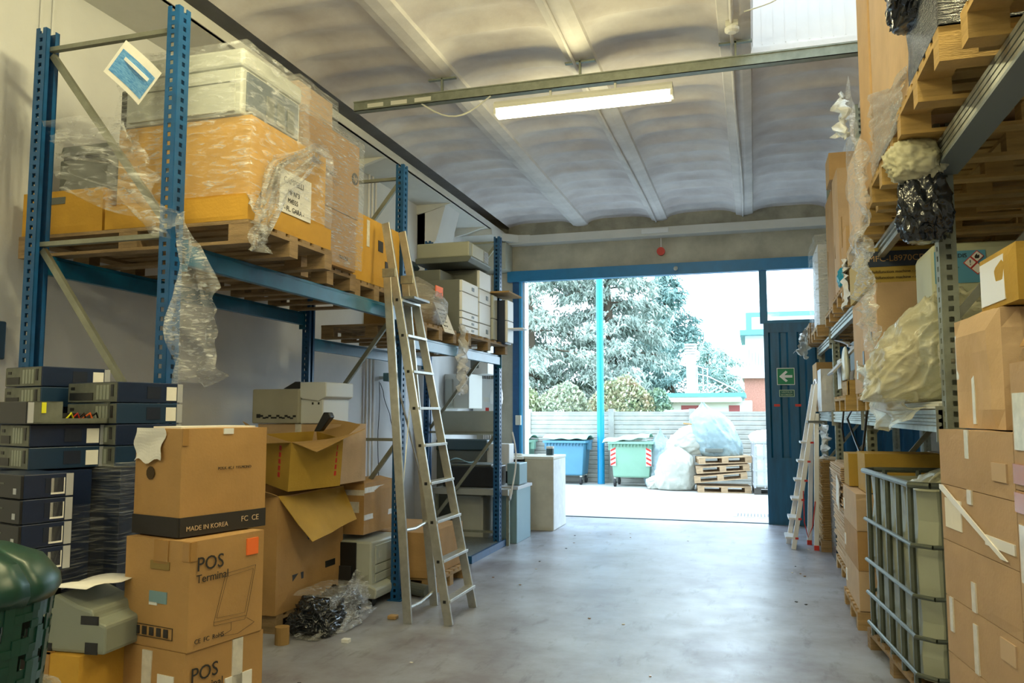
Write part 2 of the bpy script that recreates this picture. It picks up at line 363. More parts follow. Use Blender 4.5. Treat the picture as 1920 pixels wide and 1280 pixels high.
# ---------------- cartons ----------------
def cbox(w, d, h, n=6, amp=.004, seed=0, open_top=False, sx=1):
    g = G(); c = .5
    faces = [((-w/2,-d/2,0),(w,0,0),(0,0,h),(0,-1,0)), ((w/2,-d/2,0),(0,d,0),(0,0,h),(1,0,0)), ((w/2,d/2,0),(-w,0,0),(0,0,h),(0,1,0)), ((-w/2,d/2,0),(0,-d,0),(0,0,h),(-1,0,0))]
    if not open_top: faces.append(((-w/2,-d/2,h),(w,0,0),(0,d,0),(0,0,1)))
    faces.append(((-w/2,d/2,0),(w,0,0),(0,-d,0),(0,0,-1)))
    for o, u, v, nn in faces:
        o, u, v, nn = map(Vector, (o, u, v, nn))
        def fn(a, b, o=o, u=u, v=v, nn=nn):
            p = o+u*a+v*b
            e = min(a, 1-a, b, 1-b)*2
            q = noise.noise(p*3+Vector((seed*3.1, seed, 0)))*amp*1.6
            return p+nn*((amp*min(1, e*2)*.6+q*min(1, e*4)) if nn.z > -.5 else 0)
        g.grid(fn, n, n)
    return g
def merge(o, d=.0005):
    bm = bmesh.new(); bm.from_mesh(o.data); bmesh.ops.remove_doubles(bm, verts=bm.verts, dist=d); bmesh.ops.recalc_face_normals(bm, faces=bm.faces); bm.to_mesh(o.data); bm.free()
CI = [0]
def carton(lab, x0, x1, y0, y1, z0, z1, rot=0, c=0, tape='T', tm=None, marks=(), decals=(), group=None, amp=.004, piv='c', name='cardboard_box'):
    """axis box x0..x1,y0..y1,z0..z1 rotated by rot about its base centre"""
    w, d, h = x1-x0, y1-y0, z1-z0; CI[0] += 1
    cx, cy = (x0+x1)/2, (y0+y1)/2
    if piv != 'c':
        px = {'R': x1, 'L': x0}[piv]; py = y0; v = Vector((cx-px, cy-py)); a = R(rot)
        cx = px+v.x*math.cos(a)-v.y*math.sin(a); cy = py+v.x*math.sin(a)+v.y*math.cos(a)
    t = thing(name, lab, 'box', (cx, cy, z0), rot, group)
    b = cbox(w, d, h, amp=amp, seed=CI[0]).build('carton_body', card(c) if isinstance(c, int) else c, t); merge(b)
    tm = tm or TAPE; e = .0075
    for f in tape:
        g = G()
        if f == 'T': g.box(-w/2-e,-.03,h+.001,w/2+e,.03,h+e); g.box(-w/2-e,-.03,h-.09,-w/2,.03,h+e); g.box(w/2,-.03,h-.09,w/2+e,.03,h+e)
        elif f == 'Y': g.box(-.03,-d/2-e,h+.001,.03,d/2+e,h+e); g.box(-.03,-d/2-e,h-.09,.03,-d/2,h+e)
        elif f == 'H': g.box(w/2,-d/2-e,h*.5-.03,w/2+e,d/2,h*.5+.03); g.box(-w/2,-d/2-e,h*.5-.03,w/2+e,-d/2,h*.5+.03)
        elif f == 'E': g.box(w/2-.04,-d/2-e,0,w/2+e,-d/2,h); g.box(w/2,-d/2-e,0,w/2+e,-d/2+.04,h)
        elif f == 'V': g.box(-w/2-e,-.03,0,-w/2,.03,h)
        g.build('packing_tape', tm, t)
    for f, s, u, v, size in marks:
        q = .0085
        if f == 'F': text(s, size, t, (u-w/2,-d/2-q,v), RF, INK)
        elif f == 'R': text(s, size, t, (w/2+q,u-d/2,v), RR, INK)
        elif f == 'L': text(s, size, t, (-w/2-q,d/2-u,v), RL, INK)
    for f, nm, u, v, sw, sh, m in decals:
        q = .0065; g = G()
        if f == 'F': g.box(u-w/2,-d/2-q,v,u+sw-w/2,-d/2+.001,v+sh)
        elif f == 'R': g.box(w/2-.001,u-d/2,v,w/2+q,u+sw-d/2,v+sh)
        elif f == 'L': g.box(-w/2-q,d/2-u-sw,v,-w/2+.001,d/2-u,v+sh)
        elif f == 'T': g.box(u-w/2,v-d/2,h,u+sw-w/2,v+sh-d/2,h+.009)
        g.build(nm, m, t)
    return t
def flap(parent, p0, p1, p2, p3, m, name='flap', n=5, amp=.01, thick=.005):
    p0, p1, p2, p3 = map(Vector, (p0, p1, p2, p3))
    def fn(a, b):
        p = (p0*(1-a)+p1*a)*(1-b)+(p3*(1-a)+p2*a)*b
        return p+Vector((0,0,1))*noise.noise(p*4)*amp
    return G().grid(fn, n, n).build(name, m, parent, thick=thick)
# ---------------- films, bags ----------------
def sheet(lab, A, B, m=None, n=24, k=24, amp=.05, name='plastic_film', fold=9, seed=0, cat='plastic wrap', thick=0, nrm=None):
    """film strung between two polylines"""
    m = m or FILM
    def L(P, t):
        t *= len(P)-1; i = min(int(t), len(P)-2); f = t-i
        f = f*f*(3-2*f)*.5+f*.5
        return Vector(P[i]).lerp(Vector(P[i+1]), f)
    def fn(a, b):
        p = L(A, a).lerp(L(B, a), b)
        q = Vector((a*3, b*fold, seed))
        return p+Vector((noise.noise(q*1.3), noise.noise(q*1.3+Vector((9,1,4))), noise.noise(q+Vector((3,8,1)))*.6))*amp*2
    o = G().grid(fn, n, k).build(name, m, smooth=True)
    return tag(o, lab, cat)
def shell(lab, x0, x1, y0, y1, z0, z1, m=None, faces='FRTLB', amp=.02, n=22, off=.015, seed=0, group=None):
    """stretch film hugging a load"""
    m = m or FILM; x0 -= off; x1 += off; y0 -= off; y1 += off; z1 += off; g = G()
    F = {'F': ((x0,y0,z0),(x1-x0,0,0),(0,0,z1-z0)), 'R': ((x1,y0,z0),(0,y1-y0,0),(0,0,z1-z0)), 'L': ((x0,y1,z0),(0,y0-y1,0),(0,0,z1-z0)), 'T': ((x0,y0,z1),(x1-x0,0,0),(0,y1-y0,0)), 'B': ((x0,y1,z0),(x1-x0,0,0),(0,0,z1-z0))}
    c = Vector(((x0+x1)/2,(y0+y1)/2,(z0+z1)/2))
    for f in faces:
        o, u, v = map(Vector, F[f])
        def fn(a, b):
            p = o+u*a+v*b; d = (p-c).normalized()
            k = noise.noise(Vector((p.x*2.5+p.y*1.5+seed, p.y*2.5, p.z*14)))*.6+noise.noise(p*7)*.6
            return p+d*(k*amp+amp*.4)
        g.grid(fn, n, n)
    o = g.build('stretch_wrap', m, smooth=True); merge(o, .001)
    return tag(o, lab, 'plastic wrap', group)
def bag(lab, c, s, m=None, seed=0, neck=True, amp=.16, name='plastic_bag', sub=5, flat=.55, lean=(0,0), group=None):
    """filled bag: c is the centre of its base, s its half sizes"""
    m = m or BAGF; bm = bmesh.new(); bmesh.ops.create_icosphere(bm, subdivisions=sub, radius=1)
    for v in bm.verts:
        p = v.co.copy(); q = p+Vector((seed*5.3, seed*2.1, 0))
        w_ = Vector((noise.noise(q*2), noise.noise(q*2+Vector((5,0,0))), 0))*.6; k = 1+amp*noise.noise(q*1.3)+amp*.55*(1-abs(2*noise.noise(q*2.2+w_)))**2+amp*.42*(1-abs(2*noise.noise((q+w_*.5)*4.5)))**3-amp*.3
        r = p*k
        r.x = math.copysign(abs(r.x)**.85, r.x); r.y = math.copysign(abs(r.y)**.85, r.y)
        if r.z < -flat: r.z = -flat+(r.z+flat)*.1
        if neck and r.z > .7:
            f = max(.18, 1-(r.z-.7)*2.6); r.x *= f; r.y *= f; r.z = .7+(r.z-.7)*1.5
        z = r.z+flat+.05
        v.co = Vector((r.x*s[0]+lean[0]*z, r.y*s[1]+lean[1]*z, max(0, z*s[2]/(1+flat)*1.0)))
    me = bpy.data.meshes.new(name); bm.to_mesh(me); bm.free(); me.materials.append(m)
    for p in me.polygons: p.use_smooth = True
    o = bpy.data.objects.new(name, me); COL.objects.link(o); o.location = c
    return tag(o, lab, 'bag', group)
# ---------------- racks ----------------
def upright_mesh(H, m, parent, x, y, z0=0, w=.10, d=.08, sx=1, foot=True):
    """perforated post: broad face towards the aisle (sx side) and side faces with slots"""
    g = G(); s = sx
    # aisle face at x, ladder of holes
    t = .003; a = .036
    g.box(x-t, y-w/2, z0, x+t, y-w/2+a, z0+H); g.box(x-t, y+w/2-a, z0, x+t, y+w/2, z0+H)
    g.box(x-s*d, y-w/2-t, z0, x-s*(d-.026), y-w/2+t, z0+H); g.box(x, y-w/2-t, z0, x-s*.028, y-w/2+t, z0+H)
    g.box(x-s*d, y+w/2-t, z0, x, y+w/2+t, z0+H)
    g.box(x-s*d, y-w/2, z0, x-s*(d-.004), y-w/2+.03, z0+H); g.box(x-s*d, y+w/2-.03, z0, x-s*(d-.004), y+w/2, z0+H)
    z = z0
    while z < z0+H-.06:
        g.box(x-t, y-w/2+a, z, x+t, y+w/2-a, z+.028)
        g.box(x-s*.028, y-w/2-t, z, x-s*(d-.026), y-w/2+t, z+.028)
        z += .055
    if foot: g.box(x+.03*s, y-w/2-.02, z0, x-s*(d+.03), y+w/2+.02, z0+.008)
    return g.build('upright', m, parent)
def rack(lab, xf, xb, frames, H, beams, um, bmat, zn, dirs, group=None, name='pallet_rack', corr=False):
    """frames: y list; beams: (i, z) between frame i and i+1; zn: brace nodes"""
    s = 1 if xf > xb else -1
    t = thing(name, lab, 'rack', (0,0,0), 0, group)
    for i, y in enumerate(frames):
        upright_mesh(H[i], um, t, xf, y, sx=s); upright_mesh(H[i], um, t, xb, y, sx=-s)
        a, b = xf-s*.07, xb+s*.07
        for j, z in enumerate(zn):
            if z > H[i]: continue
            G().bar((a, y, z), (b, y, z), .035, .028).build('brace', BRACE, t)
            if j+1 < len(zn):
                z2 = zn[j+1]
                p = ((b, y+.02, z-.03), (a, y+.02, z2+.05)) if dirs[i] else ((a, y+.02, z-.03), (b, y+.02, z2+.05))
                G().bar(p[0], p[1], .03, .04).build('brace', BRACE, t)
    for i, z in beams:
        y0, y1 = frames[i]+.055, frames[i+1]-.055
        for x in (xf-s*.0, xb):
            g = G(); hx = .022
            if corr:
                g.prism([(x-hx, z-.12),(x+hx, z-.12),(x+hx, z-.09),(x+.008, z-.085),(x+.008, z-.07),(x+hx, z-.065),(x+hx, z-.05),(x+.008, z-.045),(x+.008, z-.03),(x+hx, z-.025),(x+hx, z),(x-hx, z),(x-hx,z-.025),(x-.008,z-.03),(x-.008,z-.045),(x-hx,z-.05),(x-hx,z-.065),(x-.008,z-.07),(x-.008,z-.085),(x-hx,z-.09)], 'y', y0, y1)
            else:
                g.box(x-hx, y0, z-.13, x+hx, y1, z-.025); g.box(x-.03, y0, z-.025, x+.006*1, y1, z)
            g.build('beam', bmat, t, bevel=0 if corr else .004)
            g = G()
            for yy in (y0, y1-.006): g.box(x-.035, yy, z-.17, x+.035, yy+.006, z+.02)
            g.build('beam_connector', bmat, t)
    return t
rack('blue pallet rack along the left wall with three end frames', -3.24, -4.32, [3.95, 7.2, 10.33], [4.19,4.19,4.13], [(0,2.76),(1,2.52)], BLUE, BEAMB, [4.06,2.80,1.50,.2], [True,False,False])
rack('galvanised pallet rack beside the aisle on the right', .96, 2.02, [4.75,7.95,10.9,13.1], [3.6,4.6,4.6,4.2], [(0,3.06),(0,1.77),(1,2.80),(1,1.77),(2,2.74),(2,1.77)], GALVG, GALV, [4.3,3.4,2.2,1.0], [True]*4, corr=True)
r2_ = rack('blue pallet rack standing back to back behind the galvanised one', 2.25, 3.25, [4.9,8.1,11.3], [4.2]*3, [(0,1.7),(1,1.7),(0,3.1),(1,3.1)], BLUE, BEAMB, [3.9,2.7,1.5,.3], [True]*3)
# near bay of the right rack: long beam running over the camera side
t = thing('rack_beam', 'galvanised ribbed beam slanting across the upper right corner', 'beam', (.96,0,3.14))
g = G(); 
for zz in (0,-.03,-.06,-.09): g.box(-.025, -1.5, zz-.022, .025, 4.69, zz)
g.box(-.015, -1.5, -.12, .015, 4.69, 0); g.build('ribbed_web', GALV, t)
G().box(-.03, -1.5, -.13, .10, 4.69, -.115).build('lower_flange', mat('beam_grey', (.2,.24,.26), .5, .4), t)
tag(G().box(2.0, -1.5, 3.02, 2.04, 4.69, 3.14).build('rack_beam', GALV), 'galvanised rear beam of the nearest right bay', 'beam')
upt = thing('rack_upright', 'galvanised post standing behind the camera at the right', 'post', (0,0,0)); upright_mesh(3.6, GALVG, upt, .96, -1.4, sx=-1)
# ================= LEFT RACK, UPPER DECK =================
ZA = 2.765
pallet('old wooden pallet under the yellow carton at the left end of the rack', -3.745, 4.62, ZA, 1.75, 1.0, m=WOODD)
pallet('wooden pallet under the film wrapped cartons in the middle of the left rack', -3.76, 5.66, ZA, 1.15, .86, m=WOODD)
pallet('wooden pallet under the taped yellow carton beside the ladder top', -3.82, 6.66, ZA, 1.1, .84, m=WOODD)
pallet('wooden pallet under the small copier, left half of the far bay', -3.75, 8.0, 2.525, 1.15, .95, m=WOODD)
pallet('wooden pallet under the stacked copiers at the far end of the left rack', -3.7, 9.5, 2.525, 1.15, 1.55, m=WOODD)
pz = ZA+.146
def device(lab, x0, x1, y0, y1, z0, z1, m=GREYP, m2=GREYD, name='printer', cat='printer', rot=0, kind=0, group=None):
    """office machine: body, scanner lid, front drawers on +x face"""
    w, d, h = x1-x0, y1-y0, z1-z0
    t = thing(name, lab, cat, ((x0+x1)/2, (y0+y1)/2, z0), rot, group)
    G().box(-w/2,-d/2,.012,w/2,d/2,h*.74).build('body', m, t, bevel=.012)
    G().box(-w/2+.02,-d/2+.01,h*.74,w/2-.01,d/2-.01,h*.80).build('output_gap', m2, t)
    G().prism([(-w/2,h*.80),(w/2+.01,h*.80),(w/2+.01,h*.86),(w/2-.03,h),(-w/2+.02,h)], 'y', -d/2-.005, d/2+.005).build('scanner_lid', m, t, bevel=.01)
    n = 3 if h > .5 else 2
    for k in range(n):
        a = h*.05+k*h*.6/n
        o = G().box(w/2-.004,-d/2+.02,a,w/2+.012,d/2-.02,a+h*.6/n-.01).build('paper_drawer', m, t, bevel=.004)
        G().box(w/2+.01,-.05,a+h*.3/n,w/2+.016,.05,a+h*.3/n+.02).build('handle', m2, o)
    G().box(w/2+.0,-d/2+.03,h*.82,w/2+.035,d/2-.12,h*.88).build('control_panel', m2, t)
    return t
def logo(parent, face, w, d, u, v, r, ch='hp'):
    """round printed mark with two letters on a carton face"""
    if face == 'R':
        G().tube([(w/2+.003, u-d/2, v), (w/2+.0085, u-d/2, v)], r, 28).build('round_mark', INK, parent)
        text(ch, r*1.25, parent, (w/2+.0100, u-d/2, v-r*.38), RR, card(4), align='CENTER')
    else:
        G().tube([(u-w/2, -d/2-.003, v), (u-w/2, -d/2-.0085, v)], r, 28).build('round_mark', INK, parent)
        text(ch, r*1.25, parent, (u-w/2, -d/2-.0100, v-r*.38), RF, card(4), align='CENTER')
carton('low yellow carton with a hand hole at the far left of the rack top', -4.62, -3.97, 4.14, 5.08, pz, 3.2, c=3, tape='', decals=[('F','hand_hole',.22,.2,.13,.045,GREYD)])
carton('shallow yellow tray carton under the big yellow carton', -3.93, -2.88, 4.12, 5.12, pz, 3.06, c=3, tape='')
t = carton('big yellow carton wrapped in shiny film behind the nearest blue post', -3.88, -2.9, 4.16, 5.06, 3.065, 3.57, c=3, tape='', decals=[('F','hand_hole',.42,.38,.07,.05,BLACK)])
logo(t, 'F', .98, .9, .42, .16, .075)
device('dark grey machine lying under loose film behind the left rack post', -4.5, -4.02, 4.3, 5.0, 3.205, 3.56, GREYD, BLACK, 'office_machine', 'machine')
t = thing('office_machine', 'dark grey ribbed machine on top behind the hanging blue and white sheet', 'machine', (-3.93, 4.75, 3.575))
G().box(-.22,-.3,0,.12,.3,.4).build('body', GREYD, t, bevel=.01)
g = G()
for k in range(12): g.box(-.2,-.315,.03+k*.03,.1,-.3,.045+k*.03)
g.build('louvre', BLACK, t)
t = thing('copier', 'grey copier wrapped in clear film on top of the big yellow carton', 'printer', (-3.4, 4.52, 3.575))
G().box(-.42,-.38,0,.44,.28,.30).build('body', GREYP, t, bevel=.012)
G().box(-.44,-.39,.30,.45,.29,.42).build('scanner_lid', GREYP, t, bevel=.02)
G().box(.44,-.34,.03,.455,.24,.28).build('front_cover', mat('slate', (.07,.10,.13), .35), t, bevel=.005)
for k in range(3): G().box(.455,-.14+k*.12,.05,.462,-.06+k*.12,.2).build('front_grille', GREYD, t)
g = G(); g.box(-.4,-.393,.02,-.05,-.383,.2).box(-.03,-.393,.02,.4,-.383,.2).box(-.4,-.393,.21,.4,-.383,.28); g.build('side_panel', GREYP, t)
t = carton('tall brown carton wrapped in film with a round mark, right of the big yellow carton', -4.2, -3.14, 5.14, 6.03, 3.36, 3.98, c=0, tape='')
logo(t, 'R', 1.06, .89, .81, .33, .05)
carton('lower brown carton wrapped in film beside the small pallet blocks', -4.2, -3.14, 5.2, 5.99, pz, 3.35, c=0, tape='', marks=[('R','FRAGILE',.5,.07,.04)])
carton('small brown carton in shiny film on top of the wrapped stack', -3.7, -3.16, 5.1, 5.6, 3.985, 4.2, c=4, tape='Y')
t = carton('yellow taped carton standing on a pallet behind the ladder top', -4.2, -3.27, 6.2, 7.14, pz, 3.5, c=3, tape='', decals=[('R','packing_tape',.24,.32,.05,.24,CTAPE),('R','label',.47,.32,.1,.1,INK),('R','hand_hole',.62,.12,.09,.13,INK),('F','packing_tape',.86,.05,.05,.3,CTAPE)])
# sheet label under film
t = thing('paper_label', 'pale handwritten sheet under film on the wrapped left load', 'label', (-2.872, 4.63, 3.04))
G().box(0,-.19,0,.003,.19,.28).build('sheet', PAPER, t)
for s, u, v, z in (('CAMPELLI', -.15, .20, .055), ('MF N°3', -.1, .13, .045), ('M4555', -.1, .075, .045), ('- FL. GARA -', -.14, .02, .045)):
    text(s, z, t, (.0045, u, v), RR, INK)
# films on the left load
shell('thin film stretched tightly over the big yellow carton', -3.9, -2.885, 4.13, 5.08, 3.07, 3.58, FILM, 'FRT', .015, seed=1)
shell('clear film crumpled around the grey copier on top', -3.84, -2.93, 4.12, 4.82, 3.59, 4.0, FILM, 'FRT', .022, seed=2)
shell('shiny film with tight horizontal pleats around the brown carton stack', -4.22, -3.13, 5.12, 6.04, 2.93, 3.99, mat and film('stretch_film_pleated', base=.22, amp=.78, scale=7, stretch=(1.2,1.2,11), rough=.16, bump=1.2), 'FRT', .02, seed=3)  # high-contrast white streaks paint glints into the pleated film
shell('film over the small carton topping the wrapped stack', -3.72, -3.15, 5.08, 5.62, 4.0, 4.21, MC['stretch_film_pleated'], 'FRT', .02, seed=4)
sheet('crumpled film strip sagging over the label of the left load', [(-2.84,4.15,3.0),(-2.83,4.3,3.35),(-2.84,4.75,3.58),(-2.95,5.2,3.68)], [(-2.81,4.2,2.75),(-2.8,4.4,3.15),(-2.81,4.75,3.42),(-3.05,5.5,3.5)], FILMW, amp=.035, fold=14, seed=2)
sheet('loose film sheet hanging between the two left rack posts', [(-4.15,3.85,3.55),(-3.9,3.86,3.58),(-3.62,3.86,3.5),(-3.5,3.86,3.45)], [(-3.95,3.84,3.1),(-3.45,3.82,2.9),(-3.22,3.82,2.78),(-3.14,3.82,2.74)], FILM, amp=.05, fold=12, seed=5)
sheet('long torn film hanging off the nearest blue post', [(-3.16,3.84,2.85),(-3.1,3.83,2.9),(-2.98,3.83,2.7),(-2.88,3.83,2.45)], [(-3.15,3.84,1.72),(-3.1,3.83,1.93),(-2.95,3.83,1.9),(-2.83,3.83,1.96)], FILMW, amp=.04, fold=4, seed=8)
sheet('short film tail hanging down from the corner of the left pallet', [(-2.85,4.12,3.05),(-2.8,4.14,3.05)], [(-2.84,4.12,2.72),(-2.77,4.16,2.7)], FILMW, n=10, k=14, amp=.03, fold=6, seed=9)
# hanging blue sheet
t = thing('hanging_sheet', 'blue and white information sheet hanging tilted from the top left brace', 'sign', (-3.62, 3.9, 4.02)); t.rotation_euler = (0, R(42), 0)
G().grid(lambda a, b: (a*.36-.0, .03*math.sin(a*3)-.0, -b*.24), 12, 8).build('sleeve', PAPER, t, thick=.002)
G().grid(lambda a, b: (.02+a*.32, -.004+.03*math.sin((.055+a*.89)*3), -.05-b*.16), 12, 8).build('printed_area', mat('print_blue', (.03,.20,.55), .4, 0, 0, col2=(.2,.45,.75), scale=30, stretch=(1,1,8)), t)
G().box(.06,.03-.02,-.10,.30,.022,-.08).build('white_stripe', WHITE, t)
# ================= far bay top =================
bz = 2.525+.146
bag('film wrapped load with an orange sticker behind the ladder', (-3.5, 8.0, bz), (.36,.42,.5), film('bag_clear', (.45,.42,.36), base=.5, amp=.4, scale=7), seed=3, neck=False, amp=.1)
carton('brown carton inside crumpled film behind the ladder platform', -3.9, -3.3, 7.65, 8.3, bz, 2.98, c=2, tape='')
t = thing('paper_label', 'pale sheet with handwriting on the crumpled film load behind the ladder', 'label', (-3.16, 8.25, 2.62)); t.rotation_euler = (0, R(-22), 0)
G().box(0,-.17,0,.003,.14,.36).build('sheet', PAPER, t)
for k in range(5): text('mat. da vend.'[:12-k], .04, t, (.0045,-.13,.27-k*.05), RR, INK)
tag(G().box(-3.2, 7.9, 2.98, -3.19, 8.1, 3.1).build('orange_sticker', ORANGE), 'bright orange sticker on the crumpled film load', 'sticker')
def tower(lab, x0, x1, y0, y1, z0, z1, nd, m=GREYD, m2=WHITE, top=None):
    t = thing('copier', lab, 'printer', ((x0+x1)/2, (y0+y1)/2, z0)); w, d, h = x1-x0, y1-y0, z1-z0
    G().box(-w/2,-d/2,0,w/2-.03,d/2,h).build('body', m, t, bevel=.01)
    z = .02
    for k, f in enumerate(nd):
        o = G().box(w/2-.035,-d/2+.003,z,w/2,d/2-.003,z+f*h-.008).build('front_panel', m2, t, bevel=.006)
        if f < .25: G().box(w/2-.002,-.02+d*.12,z+.3*f*h,w/2+.004,.06+d*.12,z+.62*f*h).build('handle_recess', GREYD, o)
        z += f*h
    return t
GREYM = mat('machine_side', (.16,.17,.15), .5, 0, .1, 3)
tower('white fronted copier with three drawers at the far end of the left rack', -3.95, -3.2, 8.72, 9.3, bz, 3.3, [.13,.13,.13,.36,.22], GREYM)
tower('taller white copier behind the white fronted one, topped by a scanner', -3.9, -3.2, 9.34, 9.78, bz, 3.52, [.2,.3,.2,.27], GREYM)
t = thing('scanner_unit', 'wide grey scanner unit topping the copiers in the left rack', 'scanner', (-3.52, 9.3, 3.53))
G().prism([(-.34,0),(.33,0),(.37,.05),(.37,.07),(-.34,.07)], 'y', -.42, .35).build('base', GREYD, t, bevel=.01)
G().box(-.33,-.4,.07,.34,.33,.25).build('cover', mat('scanner_olive', (.33,.34,.27), .5), t, bevel=.015)
G().box(.34,-.3,.09,.348,.1,.23).build('front_vent', GREYP, t)
g = G()
for k in range(8): g.box(.341,.14,.09+k*.018,.35,.3,.10+k*.018)
g.build('side_vent', SILV, t)
tag(G().prism([(-4.15,3.46),(-3.85,3.42),(-3.8,3.48),(-3.86,3.56),(-4.15,3.6)], 'y', 8.4, 8.9).build('paper_tray', mat('tray_slate', (.03,.06,.09), .4), bevel=.01), 'dark slate tray sticking up left of the scanner unit', 'tray')
tag(G().box(-3.86, 8.8, 3.305, -3.5, 9.28, 3.44).build('toner_unit', GREYM, bevel=.012), 'grey box unit on top of the white fronted copier', 'machine part')
tower('narrow grey cabinet machine between the copiers and the last blue post', -3.8, -3.17, 9.80, 9.97, bz, 3.28, [.45,.5], GREYM, GREYP)
tower('white machine overhanging the end of the far left pallet', -3.75, -3.04, 10.0, 10.27, bz-.02, 3.22, [.5,.48], NAVY, WHITE)
tag(G().box(-3.35,9.8,3.29,-2.96,10.4,3.31).build('cardboard_flap', card(2)), 'flat brown cardboard piece on the end machines', 'cardboard')
tag(G().box(-3.06,10.02,2.84,-2.84,10.26,2.855).build('open_tray', WHITE), 'white open tray sticking out of the end machine', 'tray')
sheet('torn white film hanging from the beam between ladder and copiers', [(-3.17,8.62,2.78),(-3.17,8.8,2.72)], [(-3.17,8.5,1.95),(-3.17,8.75,1.98)], film('film_white', (.9,.9,.9), base=.5, amp=.4, scale=9), n=14, k=20, amp=.045, fold=7, seed=4)
# ================= POS carton tower =================
KRAFT = mat('kraft_pos', (.44,.25,.085), .75, 0, .1, 6, .15, 70)
def pos(lab, x0, y0, z0, w, d, h, rot, marks=(), decals=(), tape='', c=0):
    """corner (x0,y0) is the near-right corner"""
    return carton(lab, x0-w, x0, y0, y0+d, z0, z0+h, rot, c, tape, piv='R', marks=marks, decals=decals)
t = pos('topmost carton with a black band reading MADE IN KOREA in the near left stack', -2.433, 3.049, 1.207, .33, .48, .475, -15, c=KRAFT,
    decals=[('F','black_band',0,0,.33,.085,INK),('R','black_band',0,0,.48,.085,INK),('T','paper',.08,.03,.2,.42,PAPER),('R','packing_tape',0,.40,.03,.075,TAPE),('R','barcode_label',.22,.448,.055,.026,WHITE)])
G().tube([(-.04,-.249,.275),(-.04,-.2465,.275)], .03, 11).build('torn_hand_hole', mat('hole_dark',(.06,.035,.012),.9), t)
BAND = mat('band_print', (.55,.40,.25), .7)
text('MADE IN KOREA', .03, t, (.1735,-.21,.024), RR, BAND); text('FC  CE', .036, t, (.1735,.09,.035), RR, BAND)
text('POS.K. 4C.1  Y15.MONO', .018, t, (.1735,-.05,.285), RR, INK)
o = G().grid(lambda a, b: (-.14+a*.2+.01*math.sin(b*9)-.02*b, -.256-.008*math.sin(b*6+a*3), .478-b*.15+.012*math.sin(a*9)*b), 10, 10).build('paper_note', PAPER, t, thick=.001)
t = pos('middle carton marked POS Terminal with an orange sticker', -2.332, 3.0, .737, .41, .43, .463, -11, c=KRAFT,
    decals=[('R','orange_sticker',.32,.36,.07,.075,ORANGE),('F','hand_hole',.17,.335,.12,.035,mat('hole_tan',(.25,.17,.05),.9)),('F','shipping_label',.17,.19,.11,.05,mat('label_teal',(.18,.30,.33),.6)),('F','barcode_label',.17,.18,.05,.014,WHITE),('F','packing_tape',.19,.36,.09,.1,TAPE),('R','packing_tape',0,.38,.03,.08,TAPE),('F','packing_tape',.37,.38,.04,.08,TAPE)])
text('POS', .085, t, (.2135,-.185,.335), RR, INK).scale = (.8,1,1); text('Terminal', .05, t, (.2135,-.185,.285), RR, INK)
text('CE  FC  RoHS', .028, t, (.2135,-.185,.03), RR, INK)
g = G(); X = .2125
def ln(a, b, r=.0012): g.bar((X,)+a, (X,)+b, r, r)
P = [(-.08,.10),(-.02,.30),(.16,.31),(.11,.09)]
for k in range(4): ln(P[k], P[(k+1) % 4])
P2 = [(-.065,.115),(-.01,.285),(.145,.295),(.1,.105)]
for k in range(4): ln(P2[k], P2[(k+1) % 4], .001)
for a, b in (((-.08,.10),(-.08,.085)),((-.08,.085),(.10,.075)),((.10,.075),(.11,.09)),((.02,.08),(.02,.045)),((.02,.045),(-.04,.03)),((-.04,.03),(.06,.02)),((.06,.02),(.16,.05)),((.16,.05),(.11,.08))): ln(a, b)
g.build('printed_drawing', INK, t)
g = G()
for k in range(6): g.box(-.16+k*.045,-.2235,.05,-.16+k*.045+.026,-.2195,.085)
g.build('care_symbols', INK, t)
g = G()
for a in ((-.17,.042,.12,.044),(-.17,.092,.12,.094),(-.17,.042,-.168,.094),(.118,.042,.12,.094)): g.box(a[0],-.2230,a[1],a[2],-.2205,a[3])
g.build('symbol_frame', INK, t)
t = pos('lowest visible carton marked POS Terminal with clear tape and a white label', -2.34, 3.0, .272, .40, .45, .462, -11, c=KRAFT,
    decals=[('R','packing_tape',.26,.02,.06,.44,CTAPE),('R','shipping_label',.22,.10,.16,.2,PAPER),('F','packing_tape',.14,.25,.06,.2,CTAPE),('F','label',.24,.22,.1,.14,PAPER)])
text('POS', .085, t, (.2085,-.2,.335), RR, INK).scale = (.8,1,1); text('Terminal', .05, t, (.2085,-.2,.285), RR, INK)
text('WINDOWS\n     8', .02, t, (.055,-.2340,.31), RF, INK)
pos('carton at the very bottom of the near left stack', -2.34, 3.0, .0, .40, .45, .268, -11, c=KRAFT)
# left low group
carton('orange brown carton under the grey machine at the lower left', -3.08, -2.72, 2.82, 3.1, .36, .74, 0, c=3, tape='Y', marks=[('F','WILL TERMINAL BOX',.02,.13,.026)])
carton('carton hidden below the orange brown carton at the lower left', -3.08, -2.72, 2.82, 3.1, 0, .355, 0, c=2, tape='')
t = thing('label_printer', 'grey sloped desktop machine with a paper sheet on it at the lower left', 'printer', (-2.84, 2.98, .745), 4); t.scale = (.86,.7,1.2)
G().prism([(-.22,0),(.24,0),(.24,.1),(.17,.115),(.16,.15),(.07,.165),(-.05,.2),(-.2,.12)], 'y', -.2, .22).build('body', mat('machine_sage', (.23,.25,.20), .45), t, bevel=.012)
g = G(); g.box(-.14,-.204,.0,-.06,-.198,.03).box(.13,-.204,.0,.2,-.198,.04).box(.1,-.203,.1,.2,-.198,.13); g.build('slot', BLACK, t)
o = G().grid(lambda a, b: (-.36+a*.5, -.12+b*.3, .10+.13*math.sin(min(1,a*1.25)*1.6)+.008*math.sin(b*7)), 14, 6).build('paper_sheet', PAPER, smooth=True, thick=.001)
